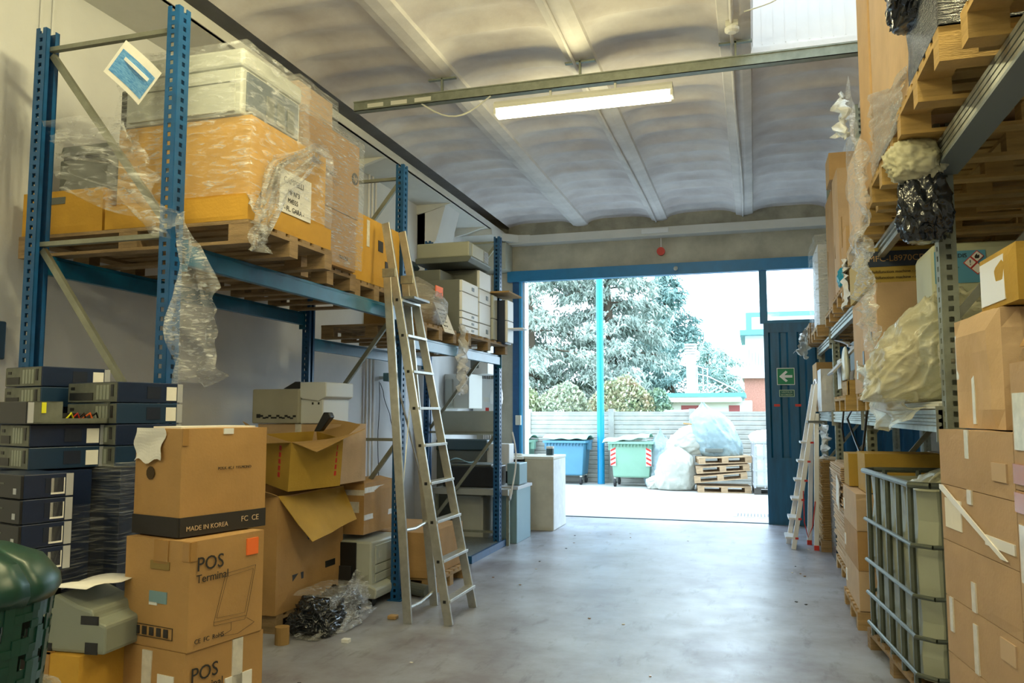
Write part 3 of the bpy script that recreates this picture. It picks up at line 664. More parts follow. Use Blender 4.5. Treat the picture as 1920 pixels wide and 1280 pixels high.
o.location = (-2.83, 2.93, .79); tag(o, 'cream paper sheet curling over the grey sloped machine', 'paper')
# green ribbed bin in the corner
GRN = mat('bin_green', (.006,.05,.03), .35, 0, .2, 5)
t = thing('plastic_bin', 'dark green plastic bin with rows of holes at the lower left corner', 'bin', (-2.06, 1.70, .94))
g = G(); nh, nr = 54, 15
def bp(k, z): 
    a = 2*math.pi*k/nh; r = .20+.03*z/.35; return (r*math.cos(a)*1.05, r*math.sin(a), z)
for row in range(nr):
    z0, z1 = row*.021, row*.021+.021
    for k in range(nh):
        hole = row in (3,4,7,8,11,12) and k % 3 == 0
        if not hole: g.add([bp(k, z0), bp(k+1, z0), bp(k+1, z1), bp(k, z1)], [(0,1,2,3)])
g.build('basket', GRN, t, thick=.004)
g = G(); rr = [(.232,.315),(.245,.34),(.24,.37),(.20,.42),(.12,.455),(.02,.465)]
g.grid(lambda a, b: (lambda q: (q[0]*math.cos(a*2*math.pi)*1.05, q[0]*math.sin(a*2*math.pi), q[1]))(rr[min(5, int(round(b*5)))]), 32, 5); g.build('lid', GRN, t, smooth=True, thick=.004)
G().tube([(.24*1.05*math.cos(a*.3), .24*math.sin(a*.3), .05+.01*math.sin(a)) for a in range(22)], .02, 6).build('film_band', FILMW, t, smooth=True)
G().box(.05,-.26,.27,.08,-.235,.30).build('white_clip', WHITE, t)
tag(G().box(-2.28, 1.5, 0, -1.84, 1.92, .935).build('crate_stack', mat('yellow_black', (.5,.46,.02), .5, 0, 0, col2=(.02,.02,.02), scale=7), bevel=.01), 'yellow and dark box carrying the green bin', 'box')
# ================= computers =================
def pc(lab, x, y, z, rot, rear=True, m=NAVY, group='stacked desktop computers', w=.38, d=.36, h=.103, open_=False):
    """corner pivot: near edge between rear/front (-y) face and side (+x) face"""
    t = thing('desktop_computer', lab, 'computer', (x, y, z), rot, group)
    if not open_: G().box(-w,0,0,0,d,h).build('case', m, t, bevel=.004)
    else:
        g = G(); g.box(-w,0,0,0,d,.01).box(-w,0,0,-w+.006,d,h).box(0,0,0,-.006,d,h).box(-w,d-.006,0,0,d,h).box(-w,0,.0,0,.004,.035); g.build('case', SILV, t)
        g = G(); g.box(-.3,.05,.012,-.05,.3,.02).box(-.2,.06,.02,-.12,.12,.06).box(-.36,.05,.02,-.27,.3,.07); g.build('mainboard', mat('pcb', (.10,.12,.05), .6, 0, .5, 30), t)
        for k in range(4): G().tube([(-.28+k*.05,.03,.06),(-.24+k*.05,.02,.08+.01*k),(-.18+k*.04,.05,.05)], .006, 6).build('wire', [YEL, RED, BLACK, ORANGE][k], t)
    if rear and not open_:
        G().box(-w+.004,-.003,.004,-.006,.001,h-.004).build('rear_panel', mat('pc_steel', (.19,.205,.165), .5, .4, .3, 14), t)
        g = G(); 
        for k in range(4): g.box(-.17+k*.028,-.006,.015,-.15+k*.028,-.002,h-.015)
        g.build('slot_cover', mat('slot_pale', (.30,.33,.27), .5), t)
        g = G(); g.box(-w+.02,-.006,.012,-.2,-.002,.05).box(-.05,-.006,.03,-.03,-.002,.09); g.box(-w+.03,-.006,.065,-w+.06,-.002,.08); g.build('port_block', BLACK, t)
    elif not open_:
        G().box(-w,-.012,.002,0,.001,h-.002).build('front_bezel', BLACK, t, bevel=.003)
        g = G(); g.box(-w+.04,-.0135,.06,-w+.2,-.012,.066); g.build('drive_slot', GREYD, t)
        G().box(-.06,-.0135,.02,-.035,-.012,.045).build('badge', SILV, t)
    G().box(0,d-.02,.003,.003,d+.012,h-.003).build('front_strip', SILV, t)
    G().box(0,d-.085,.012,.002,d-.025,h-.02).build('white_label', PAPER, t)
    G().box(0,d*.45,.02,.002,d*.45+.08,h-.02).build('side_vent', mat('vent_navy', (.006,.012,.03), .5), t)
    return t
A = ['topmost','second from the top','third from the top','lowest','fifth','sixth']
NB = mat('navy_case_light', (.012,.035,.075), .3)
for k in range(4):
    pc('dark blue desktop computer, %s in the stack before the blue post' % A[k], -3.02, 3.3, 1.805-k*.106, -14, True, NAVY if k % 2 == 0 else NB, w=.42)
for k in range(2):
    pc('dark desktop computer at the left edge, %s of its pair' % ('upper' if k == 0 else 'lower'), -3.5, 3.3, 1.89-k*.106, -14, True, NAVY if k == 0 else NB, w=.34)
def opened():
    t = thing('desktop_computer', 'opened silver computer with its wires showing and a yellow tag', 'computer', (-3.2, 2.98, 1.702), -20, 'stacked desktop computers')
    g = G(); g.box(-.4,0,0,0,.36,.006).box(-.4,.354,0,0,.36,.105).box(-.4,0,.1,0,.13,.105).box(-.006,0,0,0,.13,.105).box(-.006,.13,0,0,.36,.025).box(-.006,.345,0,0,.36,.105); g.build('chassis', mat('pc_steel', (.19,.205,.165), .5, .4, .3, 14), t)
    G().box(-.4,-.03,.002,-.002,0,.103).build('front_bezel', BLACK, t, bevel=.003)
    G().box(-.03,-.025,.004,.004,.0,.1).build('front_strip', SILV, t)
    G().box(-.2,.14,.01,-.03,.34,.018).build('mainboard', mat('pcb', (.10,.12,.05), .6, 0, .5, 30), t)
    for k in range(5): G().tube([(-.03-.02*k,.16+.035*k,.02),(-.02,.18+.03*k,.05),(-.04,.2+.03*k,.02)], .005, 6).build('wire', [YEL, RED, BLACK, ORANGE, BLACK][k], t)
    G().box(-.1,.15,.02,-.04,.22,.05).build('heat_sink', BLACK, t); G().box(.0,.035,.05,.003,.055,.1).build('yellow_tag', YEL, t)
opened()
for k in range(2): pc('dark desktop computer below the opened one, %s of two' % ('upper' if k == 0 else 'lower'), -3.235, 3.0, 1.594-k*.106, -20, True, NAVY if k == 0 else NB, w=.32, d=.345)
for k in range(4): pc('black fronted desktop computer with a silver edge, %s in the wrapped lot' % A[k], -2.995, 2.76, 1.385-k*.106, -16, False, w=.34, d=.2)
carton('dark block of film wrapped computers behind the near left carton stack', -3.5, -3.0, 3.32, 4.05, .15, 1.48, 0, c=NAVY, tape='', name='computer_block', piv='R')
carton('dark lower block of wrapped computers by the green bin', -3.5, -3.12, 2.98, 3.28, .0, 1.48, -14, c=NAVY, tape='', name='computer_block')
carton('dark block of computers below the black fronted ones', -3.34, -3.0, 2.74, 2.94, 0, 1.06, -16, c=BLACK, tape='', name='computer_block', piv='R')
pallet('wooden pallet carrying the wrapped computers', -3.4, 3.68, 0, 1.2, .74, m=WOODD)
carton('dark block of computers at the left edge of the frame', -3.95, -3.52, 3.32, 3.7, .15, 1.78, 0, c=NAVY, tape='', name='computer_block')
shell('glossy stretch film pulled tight around the dark blue computers', -3.42, -2.99, 3.31, 4.06, .3, 1.49, FILMD, 'FRT', .012, seed=11)
shell('glossy stretch film around the lower computers by the green bin', -3.48, -3.1, 2.9, 3.3, .3, 1.3, FILMD, 'FR', .012, seed=12)
tag(G().box(-4.74, 4.0, 2.1, -4.68, 4.12, 2.35).build('wall_box', mat('wallbox', (.02,.06,.12), .4), bevel=.01), 'small dark blue box on the wall at the left edge', 'box')
# ================= large carton, open boxes =================
t = thing('open_carton', 'large open brown carton with a round dark mark and drooping flaps', 'box', (-4.126, 6.345, .15), 0)
b = cbox(.86, 1.09, .93, amp=.012, seed=5, open_top=True).build('carton_body', card(0), t); merge(b); b.modifiers.new('t','SOLIDIFY').thickness = -.006
pallet('wooden pallet under the large open carton', -4.126, 6.345, 0, .86, 1.05, m=WOODD)
G().tube([(.432,.02,.62),(.4460,.02,.62)], .14, 30).build('round_mark', mat('ink_navy', (.03,.05,.09), .7), t)
text('hp', .22, t, (.4480,.02,.56), RR, card(4), align='CENTER')
for yy, zz in ((-.32,.22),(.22,.24)): G().box(.43,yy,zz,.4460,yy+.17,zz+.055).build('hand_hole', BLACK, t)
flap(t, (.43,-.54,.93), (.43,.54,.93), (.64,.42,.64), (.66,-.38,.56), card(5), amp=.02)
flap(t, (.43,-.54,.93), (-.43,-.54,.93), (-.38,-.80,1.02), (.4,-.84,1.04), card(2), amp=.02)
flap(t, (.43,.54,.93), (-.43,.54,.93), (-.4,.66,.8), (.42,.66,.78), card(2), amp=.02)
t = thing('open_carton', 'yellowish tilted open carton with raised flaps and red print', 'box', (-3.72, 6.18, 1.16), -18); t.rotation_euler = (R(2), R(8), R(-26))
b = cbox(.42, .5, .40, amp=.006, seed=9, open_top=True).build('carton_body', card(5), t); merge(b); b.modifiers.new('t','SOLIDIFY').thickness = -.005
flap(t, (.21,-.25,.40), (.21,.25,.40), (.44,.30,.52), (.44,-.16,.36), card(2)); flap(t, (-.21,-.25,.40), (.21,-.25,.40), (.16,-.48,.40), (-.2,-.46,.52), card(2))
flap(t, (-.21,.25,.40), (.21,.25,.40), (.21,.42,.52), (-.2,.42,.5), card(2))
for s, a in (('▮●▲',0),): pass
g = G()
for k in range(5): g.box(.05,-.2585,.09+k*.055,.08,-.254,.13+k*.055); g.box(.2135,.17,.09+k*.055,.218,.2,.13+k*.055)
g.build('red_print', RED, t)
G().box(-.19,-.2590,.2,-.1,-.254,.25).build('yellow_label', YEL, t)
carton('pale brown carton under the dusty fax machine', -4.33, -3.5, 6.45, 6.95, 1.13, 1.655, c=4, tape='Y', tm=CTAPE, decals=[('F','label',.1,.3,.12,.03,CTAPE)])
tag(G().prism([(-3.56,1.60),(-3.50,1.60),(-3.40,1.72),(-3.42,1.76),(-3.47,1.76)], 'y', 6.1, 6.17).build('handset', BLACK, bevel=.008), 'black telephone handset standing among the carton flaps', 'handset')
t = thing('fax_machine', 'dusty beige office printer with black smudges on top of the cartons', 'printer', (-4.02, 6.68, 1.66))
G().box(-.36,-.26,.0,.12,.26,.31).build('body', mat('beige_dusty', (.40,.39,.31), .6, 0, .1, 4), t, bevel=.012)
G().box(.10,-.22,.0,.34,.26,.22).build('front_body', mat('front_white', (.62,.66,.68), .5), t, bevel=.01)
G().prism([(.0,.30),(.08,.37),(.38,.37),(.38,.24),(.30,.20),(.14,.22)], 'y', -.24, .27).build('control_head', MC['front_white'], t, bevel=.008)
G().prism([(-.05,.312),(.07,.375),(.12,.375),(.12,.312)], 'y', -.245, .272).build('black_top', BLACK, t)
g = G()
for k in range(14):
    x = -.3+k*.028; g.box(x, -.2640, .05+.01*math.sin(k*2), x+.03, -.261, .066+.012*math.sin(k*2))
g.box(-.31,-.2645,.05,-.27,-.261,.085); g.build('smudge', BLACK, t)
g = G(); g.box(.23,-.224,.17,.245,-.219,.19).box(.29,-.224,.17,.305,-.219,.19); g.build('button', BLACK, t)
# copier with cartons on
t = thing('copier', 'pale grey wheeled copier base beside the large open carton', 'printer', (-3.62, 7.22, 0))
CG = mat('copier_pale', (.44,.47,.42), .45, 0, .08, 3)
G().box(-.3,-.36,.10,.24,.36,.58).build('body', CG, t, bevel=.02)
G().prism([(-.33,.08),(.3,.08),(.31,.12),(.31,.17),(.24,.2),(-.3,.2)], 'y', -.4, .4).build('base_skirt', CG, t, bevel=.015)
G().box(-.29,-.375,.17,.09,-.36,.57).build('rear_panel', BLACK, t, bevel=.004)
G().box(-.27,-.40,.19,.05,-.375,.36).build('paper_exit', mat('black_soft', (.02,.02,.022), .6), t, bevel=.004)
for z0, z1 in ((.37,.54),(.29,.36),(.21,.28)):
    o = G().box(.24,-.29,z0,.252,.34,z1).build('paper_drawer', CG, t, bevel=.004)
    if z0 > .3: G().box(.252,-.23,z0+.05,.256,-.18,z0+.11).build('handle', GREYP, o)
for x in (-.2,.22):
    for y in (-.3,.3): G().tube([(x-.02,y,.042),(x+.02,y,.042)], .042, 14).build('caster', BLACK, t)
t = carton('torn taped carton on top of the pale grey copier', -3.98, -3.5, 6.93, 7.58, .63, 1.1, 0, c=0, tape='', tm=CTAPE, amp=.012, decals=[('R','packing_tape',0,.13,.65,.05,CTAPE),('R','packing_tape',0,.38,.65,.05,CTAPE),('F','round_stamp',.3,.2,.13,.1,CTAPE),('F','packing_tape',0,.36,.48,.05,CTAPE)])
flap(t, (.24,-.32,.47), (.24,.32,.47), (.1,.3,.50), (.08,-.2,.52), card(0)); flap(t, (-.24,-.33,.47), (.24,-.33,.47), (.16,-.2,.53), (-.2,-.16,.51), card(0))
sheet('crumpled clear plastic under the large open carton', [(-3.55,5.75,.02),(-3.45,6.1,.05),(-3.4,6.5,.3),(-3.5,6.9,.35)], [(-3.3,5.7,.02),(-3.2,6.0,.02),(-3.2,6.3,.02),(-3.25,6.6,.02)], FILMW, amp=.05, fold=10, seed=3)
bag('shiny black plastic bag heap on the floor by the large carton', (-3.42, 5.98, 0), (.19,.24,.27), BAGB, seed=2, neck=False, amp=.3, sub=6)
bag('second black plastic heap under clear film near the copier', (-3.44, 6.38, 0), (.17,.2,.25), BAGB, seed=6, neck=False, amp=.3, sub=6)
shell('clear film lying over the black plastic heaps', -3.6, -3.3, 5.95, 6.55, .04, .27, FILMW, 'RT', .05, seed=7)
tag(G().tube([(-3.5,5.6,0),(-3.5,5.6,.13)], .055, 16).build('cardboard_tube', card(2)), 'short brown cardboard tube stub on the floor', 'tube')
tag(G().box(-3.08,5.75,0,-3.02,5.8,.03).build('foam_block', WHITE, bevel=.004), 'tiny white foam cube on the floor', 'foam')
tag(G().box(-3.05,6.5,0,-2.97,6.57,.035).build('wood_chip', WOOD, bevel=.01), 'small wood chip by the black plastic', 'wood')
for k in range(5): pc('navy computer case low in the gap behind the POS carton stack', -3.55, 4.7, .02+k*.106, 0, False, group='computers low in the gap')
carton('brown carton on a small pallet behind the ladder feet', -3.75, -3.08, 7.5, 8.45, .15, .585, 0, c=0, tape='', amp=.006)
pallet('small pallet under the brown carton behind the ladder', -3.4, 7.98, 0, .75, .9)
tag(G().tube([(-3.3,7.45,.07),(-3.0,7.3,.07)], .06, 16).build('grey_roll', GREYD), 'grey plastic roll lying on the floor behind the ladder', 'roll')
# ladder
t = thing('step_ladder', 'tall aluminium step ladder leaning against the left rack', 'ladder', (0,0,0))
def rail(a, b): return G().bar(a, b, .028, .075, up=(1,0,0)).build('rail', ALU, t, bevel=.003)
f0, f1 = (-2.47,6.46,0), (-2.49,7.12,0); t0, t1 = (-3.17,6.62,3.47), (-3.17,6.98,3.47)
rail(f0, t0); rail(f1, t1)
h = .87; hp0 = Vector(f0).lerp(Vector(t0), h); hp1 = Vector(f1).lerp(Vector(t1), h)
b0 = Vector((-2.82,6.42,0)); b1 = Vector((-2.86,7.10,0)); off = Vector((-.06,0,0))
rail(b0, hp0+off); rail(b1, hp1+off)
for k in range(9):
    f = .055+k*.0925; a = Vector(f0).lerp(Vector(t0), f); b = Vector(f1).lerp(Vector(t1), f)
    g = G(); g.box(a.x-.045, a.y+.005, a.z-.012, a.x+.045, b.y-.005, a.z+.012); g.build('step', ALU, t, bevel=.003)
    for p, s in ((a,-1),(b,1)): G().box(p.x-.012, p.y+s*.014, p.z-.012, p.x+.012, p.y+s*.02, p.z+.012).build('rivet', BLACK, t)
a = Vector(f0).lerp(Vector(t0), .80)
G().box(a.x-.1, 6.64, a.z, a.x+.14, 7.0, a.z+.02).build('platform', mat('platform_steel', (.2,.22,.22), .4, .5), t)
for p in (hp0, hp1): G().box(p.x-.10, p.y-.022, p.z-.05, p.x+.03, p.y+.022, p.z+.03).build('hinge', GALV, t, bevel=.004)
for z in (.12, .75): 
    c = b0.lerp(hp0+off, z/3); d = b1.lerp(hp1+off, z/3); G().tube([c+(0*c), c.lerp(d,.5)+Vector((0,0,-.02)), d], .014, 8).build('cross_tube', ALU, t)
G().bar(b0.lerp(hp0, .35), b1.lerp(hp1+off, .72), .008, .02).build('strut', ALU, t); G().bar(b1.lerp(hp1+off, .35), b0.lerp(hp0+off, .72), .008, .02).build('strut', ALU, t)
# wall sensor
t = thing('wall_sensor', 'small wall sensor with dangling wires behind the ladder', 'sensor', (XL, 9.8, 2.22))
G().box(0,-.02,-.02,.1,.02,.02).build('arm', GREYP, t); G().box(.1,-.11,-.05,.18,.1,.06).build('housing', mat('sensor_teal', (.12,.26,.28), .4), t, bevel=.008); G().box(.18,-.02,-.03,.184,.09,.05).build('lens', WHITE, t)
tag(G().tube([(XL+.02,9.75+.02*math.sin(k),2.17-.16*k) for k in range(10)], .005, 5).build('wire', BLACK), 'thin black wire hanging straight from the wall sensor', 'cable')
tag(G().tube([(XL+.02,9.78+.07*k+.02*math.sin(k*2),2.15-.1*k) for k in range(8)], .005, 5).build('wire', BLACK), 'thin black wire hanging slantwise from the wall sensor', 'cable')
# ================= far bay, floor level =================
t = thing('steel_platform', 'low steel checker plate platform with a blue edge in the far rack bay', 'platform', (-3.78, 9.85, 0))
G().box(-.5,-.7,.07,.54,.72,.085).build('checker_plate', mat('checker', (.28,.31,.31), .4, .6, .3, 30, .6, 60), t)
G().box(.54,-.72,.0,.57,.72,.085).build('edge', BLUE, t); G().box(-.5,-.72,0,.54,-.70,.085).build('edge', BLUE, t)
t = thing('workbench', 'grey steel bench shelf inside the far rack bay', 'bench', (-3.75, 11.0, 0))
G().box(-.5,-.55,.66,.58,.45,.74).build('worktop', mat('bench_steel', (.42,.44,.42), .45, .5), t)
for x in (-.48,.54):
    for y in (-.5,.4): G().box(x,y,0,x+.04,y+.04,.66).build('leg', GALVG, t)
t = thing('black_printer', 'wide black office printer on the bench in the far rack bay', 'printer', (-3.78, 10.95, .742))
G().box(-.4,-.3,0,.34,.3,.28).build('body', BLACK, t, bevel=.015); G().box(-.36,-.27,.28,.3,.27,.31).build('lid', GREYD, t, bevel=.01)
o = G().grid(lambda a, b: (a*.36, b*.3, .03+.03*math.sin(a*5+b*2)), 8, 8).build('plastic_sleeve', MC['label_teal'], smooth=True, thick=.01); o.location = (-4.14, 10.8, 1.05); tag(o, 'blue grey plastic sleeves lying on the black printer', 'plastic')
tower('white cabinet machine under the bench, left one', -4.05, -3.62, 10.75, 11.25, 0.0, .62, [.95], GREYP, GREYP)
tower('white cabinet machine with an open door under the bench', -3.5, -3.28, 10.8, 11.2, 0.0, .6, [.95], BLACK, WHITE)
t = thing('steel_cabinet', 'bluish steel cabinet with a white cable loop by the last blue post', 'cabinet', (-3.25, 11.0, 0))
G().box(-.1,-.3,0,.13,.4,.72).build('body', mat('cab_blue', (.20,.33,.38), .4, .2), t, bevel=.006); G().box(-.12,-.32,.72,.15,.42,.76).build('top', SILV, t)
tag(G().box(-3.32,10.9,.765,-3.14,11.3,1.06).build('machine_block', MC['cab_blue'], bevel=.01), 'blue grey machine block on the steel cabinet', 'machine')
tag(G().tube([(-3.14+.02*math.sin(k*.5), 10.55+.12*math.sin(k*math.pi/9), 1.5-.095*k if k < 10 else .55+.05*(k-9)) for k in range(14)], .012, 6).build('white_cable', WHITE, smooth=True), 'white cable looping down beside the last blue post', 'cable')
t = thing('end_cabinet', 'tall cream cabinet with worn edges beside the gateway', 'cabinet', (-3.12, 12.4, 0), 0)
G().box(-.25,-.4,0,.19,.42,1.06).build('body', mat('cream_worn', (.62,.60,.50), .6, 0, .12, 6), t, bevel=.006); G().box(-.26,-.41,1.06,.2,.43,1.10).build('top', CREAM, t, bevel=.006)
G().box(.19,-.39,.01,.195,.41,1.05).build('side_panel', mat('white_worn', (.75,.77,.76), .55, 0, .15, 8), t)
t = thing('desk', 'desk top joining the cream cabinet to the wall', 'desk', (-4.0, 12.3, 0))
G().box(-.7,-.4,1.06,.62,.4,1.10).build('worktop', CREAM, t); G().box(-.7,.3,0,-.65,.4,1.06).build('leg', GREYP, t); G().box(.3,-.3,0,.58,.35,1.05).build('black_side', BLACK, t)
t = thing('jar', 'small dark jar with a white lid on the cream cabinet', 'jar', (-3.1,12.5,1.102))
G().tube([(0,0,0),(0,0,.1)], .06, 14).build('glass', mat('jar_dark', (.03,.07,.09), .3), t); G().tube([(0,0,.1),(0,0,.135)], .062, 14).build('lid', WHITE, t)
tag(G().tube([(-3.55,12.2,1.105),(-3.55,12.2,1.13)], .08, 14).build('tape_roll', CREAM), 'flat roll of tape on the desk left of the jar', 'tape')
# electrical boxes on the far wall
t = thing('electric_cabinet', 'pale grey electric cabinet with a round lock on the far left wall', 'cabinet', (XL, 12.4, 1.83))
G().box(0,-.25,0,.42,.4,.55).build('body', mat('cabinet_pale', (.60,.60,.55), .5), t, bevel=.008); G().tube([(.33,-.25,.26),(.33,-.258,.26)], .02, 12).build('lock', GALV, t)
t = thing('electric_cabinet', 'white electric panel right of the pale grey cabinet', 'cabinet', (-4.5, YF-.3, 1.75))
G().box(-.2,-.05,0,.2,.3,.6).build('body', WHITE, t, bevel=.008); G().box(.0,-.06,.2,.1,-.05,.28).build('label', PAPER, t); G().box(.03,-.06,.03,.09,-.05,.1).build('red_switch', RED, t)
bag('white rag bag hanging beside the electric panel', (-4.24, 13.3, 1.9), (.1,.1,.32), mat('rag_white', (.85,.86,.86), .7), seed=4, neck=False, amp=.2, sub=4)
tag(G().box(-4.72,12.1,1.85,-4.6,12.28,2.3).build('switch_box', GREYP, bevel=.01), 'grey switch box with a red button left of the electric cabinet', 'switch')
tag(G().box(-4.6,12.15,1.95,-4.59,12.22,2.05).build('red_button', RED), 'red button on the grey switch box', 'button')
t = thing('white_machine', 'white equipment box high on the far left wall under the beam', 'box', (-4.5, 13.0, 2.4))
G().box(-.24,-.3,0,.3,.3,.55).build('body', WHITE, t, bevel=.01); G().box(.0,-.31,.1,.14,-.3,.3).build('window', GREYD, t)
tag(G().box(-4.74, 11.95, 1.42, -3.8, 12.0, 1.79).build('machine_hood', mat('olive_panel', (.42,.42,.33), .5, 0, .1, 4), bevel=.008), 'wide olive grey panel across the far rack bay', 'panel')
t = thing('wide_printer', 'large dark machine standing behind the bench in the far bay', 'printer', (-4.3, 11.9, 0))
G().box(-.42,-.35,0,.45,-.02,1.2).build('body', GREYD, t, bevel=.02); G().box(-.42,-.37,1.2,.48,-.0,1.36).build('cover', mat('cover_slate', (.05,.09,.11), .4), t, bevel=.02)
tag(G().box(-3.85, 11.6, .9, -3.5, 11.85, 1.3).build('white_tray', WHITE, bevel=.01), 'white front part of the large dark machine', 'machine part')

# ================= YARD =================
st(G().box(-60, YF-.02, -.25, 60, 21.3, 0).build('yard', mat('yard_paving', (.46,.45,.42), .9, 0, .12, 1.5, .2, 30)))
st(G().box(-60, 21.3, -.3, 60, 120, -.05).build('yard', mat('verge', (.20,.24,.12), .95, 0, .3, 1)))
fn_ = thing('concrete_fence', 'grey ribbed concrete panel fence behind the yard', 'fence', (0, 20.75, 0))
FC = mat('fence_concrete', (.42,.41,.37), .9, 0, .25, 3, .2, 30)
for x in (-9.9,-7.8,-5.72,-3.52,-1.50,.55,2.6,4.7): G().box(x-.07,-.08,0,x+.07,.08,1.87).build('post', FC, fn_)
xs = (-9.9,-7.8,-5.72,-3.52,-1.50,.55,2.6,4.7)
for a, b in zip(xs, xs[1:]):
    g = G(); z = 0
    while z < 1.74: g.prism([(-.03,z),(-.045,z+.02),(-.045,z+.09),(-.03,z+.11),(.03,z+.11),(.03,z)], 'x', a+.07, b-.07); z += .112
    g.box(a+.07,-.05,1.76,b-.07,.05,1.80); g.build('ribbed_panel', FC, fn_)
tag(G().tube([(-3.72, 20.3, 0), (-3.72, 20.3, .02), (-3.72, 20.3, 8)], [.09,.09,.09], 14).build('canopy_post', mat('post_cyan', (.004,.25,.50), .4), smooth=False), 'bright blue steel post standing between the waste bins', 'post')
def wbin(lab, x, y, body, lid, tilt=0, w=.99, rot=0, stripes=True, sc=1):
    t = thing('waste_bin', lab, 'bin', (x, y, 0), rot); t.scale = (sc, sc, sc)
    g = G(); hw, d = w/2, .42
    zs = [(.22,.86,.80),(.26,.88,.84),(1.02,1.0,1.0)]
    vs = []
    for z, fx, fy in zs: vs += [(-hw*fx,-d*fy,z),(hw*fx,-d*fy,z),(hw*fx,d*fy,z),(-hw*fx,d*fy,z)]
    fs = [(0,3,2,1),(8,9,10,11)]
    for k in range(2):
        for j in range(4): fs.append((k*4+j, k*4+(j+1) % 4, k*4+4+(j+1) % 4, k*4+4+j))
    g.add(vs, fs); g.build('body', body, t, bevel=.02)
    g = G(); g.box(-hw-.05,-d-.05,1.02,hw+.05,d+.05,1.08)
    for k in range(12): g.box(-hw+.04+k*(w-.1)/11,-d-.045,.95,-hw+.05+k*(w-.1)/11,-d+.02,1.02)
    g.box(-hw-.1,-.1,.85,-hw,.1,1.05).box(hw,-.1,.85,hw+.1,.1,1.05)
    g.build('rim', body, t, bevel=.008)
    lo = G().grid(lambda a, b: ((a-.5)*(w+.14), (b-.5)*(2*d+.12)*1, 1.09+.13*math.sin(math.pi*min(.95,max(.05,b)))**.6+.015*math.sin(a*18)), 24, 12).build('lid', lid, t, smooth=True, thick=.012)
    if tilt: lo.rotation_euler = (0, R(-tilt), 0); lo.location = (0.02,0,.0)
    for k, (wx, wy) in enumerate(((-hw*.8,-d*.75),(hw*.8,-d*.75),(-hw*.8,d*.75),(hw*.8,d*.75))):
        f = G().box(wx-.03,wy-.03,.12,wx+.03,wy+.03,.22).build('caster_fork', GALV, t)
        G().tube([(wx-.025,wy-.02,.095),(wx+.025,wy-.02,.095)], .095, 18).build('wheel', RUB, f)
    if stripes:
        for s in (-1,1):
            p = G().box(s*hw*.86-.065,-d*.98-.0,.5,s*hw*.86+.065,-d*.98+.03,.9).build('warning_panel', WHITE, t)
            g = G()
            for k in range(4): z = .5+k*.11; x0 = s*hw*.86; g.prism([(x0-.06,z+.0),(x0+.06,z+.06),(x0+.06,z+.11),(x0-.06,z+.05)] if s < 0 else [(x0-.06,z+.06),(x0+.06,z+.0),(x0+.06,z+.05),(x0-.06,z+.11)], 'y', -d*.98-.006, -d*.98)
            g.build('red_stripe', RED, p)
    return t
GB = mat('bin_green_body', (.22,.40,.30), .5, 0, .08, 3); GL = mat('bin_green_lid', (.26,.46,.36), .5)
BB = mat('bin_blue_body', (.07,.22,.33), .45, 0, .1, 3)
wbin('green waste bin with a tilted lid and striped corners right of the blue post', -2.87, 20.0, GB, GL, 7)
wbin('blue waste bin with a green lid left of the blue post', -4.55, 20.25, BB, GL, 0, stripes=False)
wbin('green waste bin half hidden at the left end of the yard', -6.0, 20.2, GB, GL, 0)
bag('crumpled white waste sack bulging out of the tilted green bin', (-2.85, 20.0, .92), (.35,.3,.3), BAGW, seed=21, neck=False)
SACK = film('sack_clear', (.55,.56,.50), base=.75, amp=.25, scale=4, stretch=(1,1,1.5), rough=.3, bump=.5); SACKB = film('sack_blue', (.30,.42,.46), base=.7, amp=.25, scale=4, stretch=(1,1,1.5), rough=.3, bump=.5)
bag('upright clear waste sack in front of the leaning pallets', (-1.78, 19.25, 0), (.46,.4,.92), SACK, seed=22, amp=.14)
bag('pale sack with a brown strap resting on the upright sack', (-1.55, 19.7, .78), (.60,.42,.75), SACK, seed=23, amp=.18, lean=(.25,0))
bag('bluish sack slumped behind the upright clear sack', (-2.2, 19.95, 0), (.4,.3,1.15), SACKB, seed=24, amp=.2)
bag('large blue and white sack on top of the leaning pallets', (-.72, 19.55, .72), (.52,.42,1.15), SACKB, seed=25, amp=.14, lean=(-.25,0))
bag('small clear sack lying at the foot of the bin', (-2.25, 19.35, 0), (.22,.2,.3), SACK, seed=26, amp=.2, neck=False)
tag(G().tube([(-1.6,19.4,1.52),(-1.35,19.35,1.5),(-1.15,19.4,1.3),(-1.1,19.45,1.15)], .02, 6).build('strap', TAPE), 'brown strap over the pale sack', 'strap')
PB = mat('pallet_pale', (.50,.34,.20), .8, 0, .3, 6, stretch=(1,1,5))
pallet('pale pallet lying flat at the base of the outdoor heap', -.72, 19.1, 0, 1.15, .8, 6, PB)
for k in range(3): pallet('pale pallet tilted on the outdoor heap, %s of three' % ['lowest','middle','top'][k], -.78+.03*k, 19.15+.04*k, .26+k*.19, 1.15, .8, 4+3*k, PB, tilt=(0,-6+2*k))
tag(G().box(-1.1,18.95,.88,-.7,19.5,.96).build('dark_tray', GREYD, bevel=.01), 'dark tray on top of the outdoor pallets', 'tray')
t = thing('tank_container', 'white caged liquid container beside the gate outside', 'container', (.45, 19.1, 0), 3)
G().box(-.5,-.5,.14,.5,.5,1.08).build('tank', BAGW, t, bevel=.05)
g = G()
for k in range(6): x = -.5+k*.2; g.box(x-.012,-.53,.14,x+.012,-.51,1.12); g.box(-.53,-.5+k*.2-.012,.14,-.51,-.5+k*.2+.012,1.12)
for z in (.2,.5,.8,1.1): g.box(-.53,-.54,z,.53,-.52,z+.025); g.box(-.54,-.53,z,-.52,.53,z+.025)
g.build('cage', SILV, t); pallet('dark plastic pallet under the outdoor container', .45, 19.1, 0, 1.05, 1.0, 3, mat('dark_wood',(.08,.07,.06),.8))
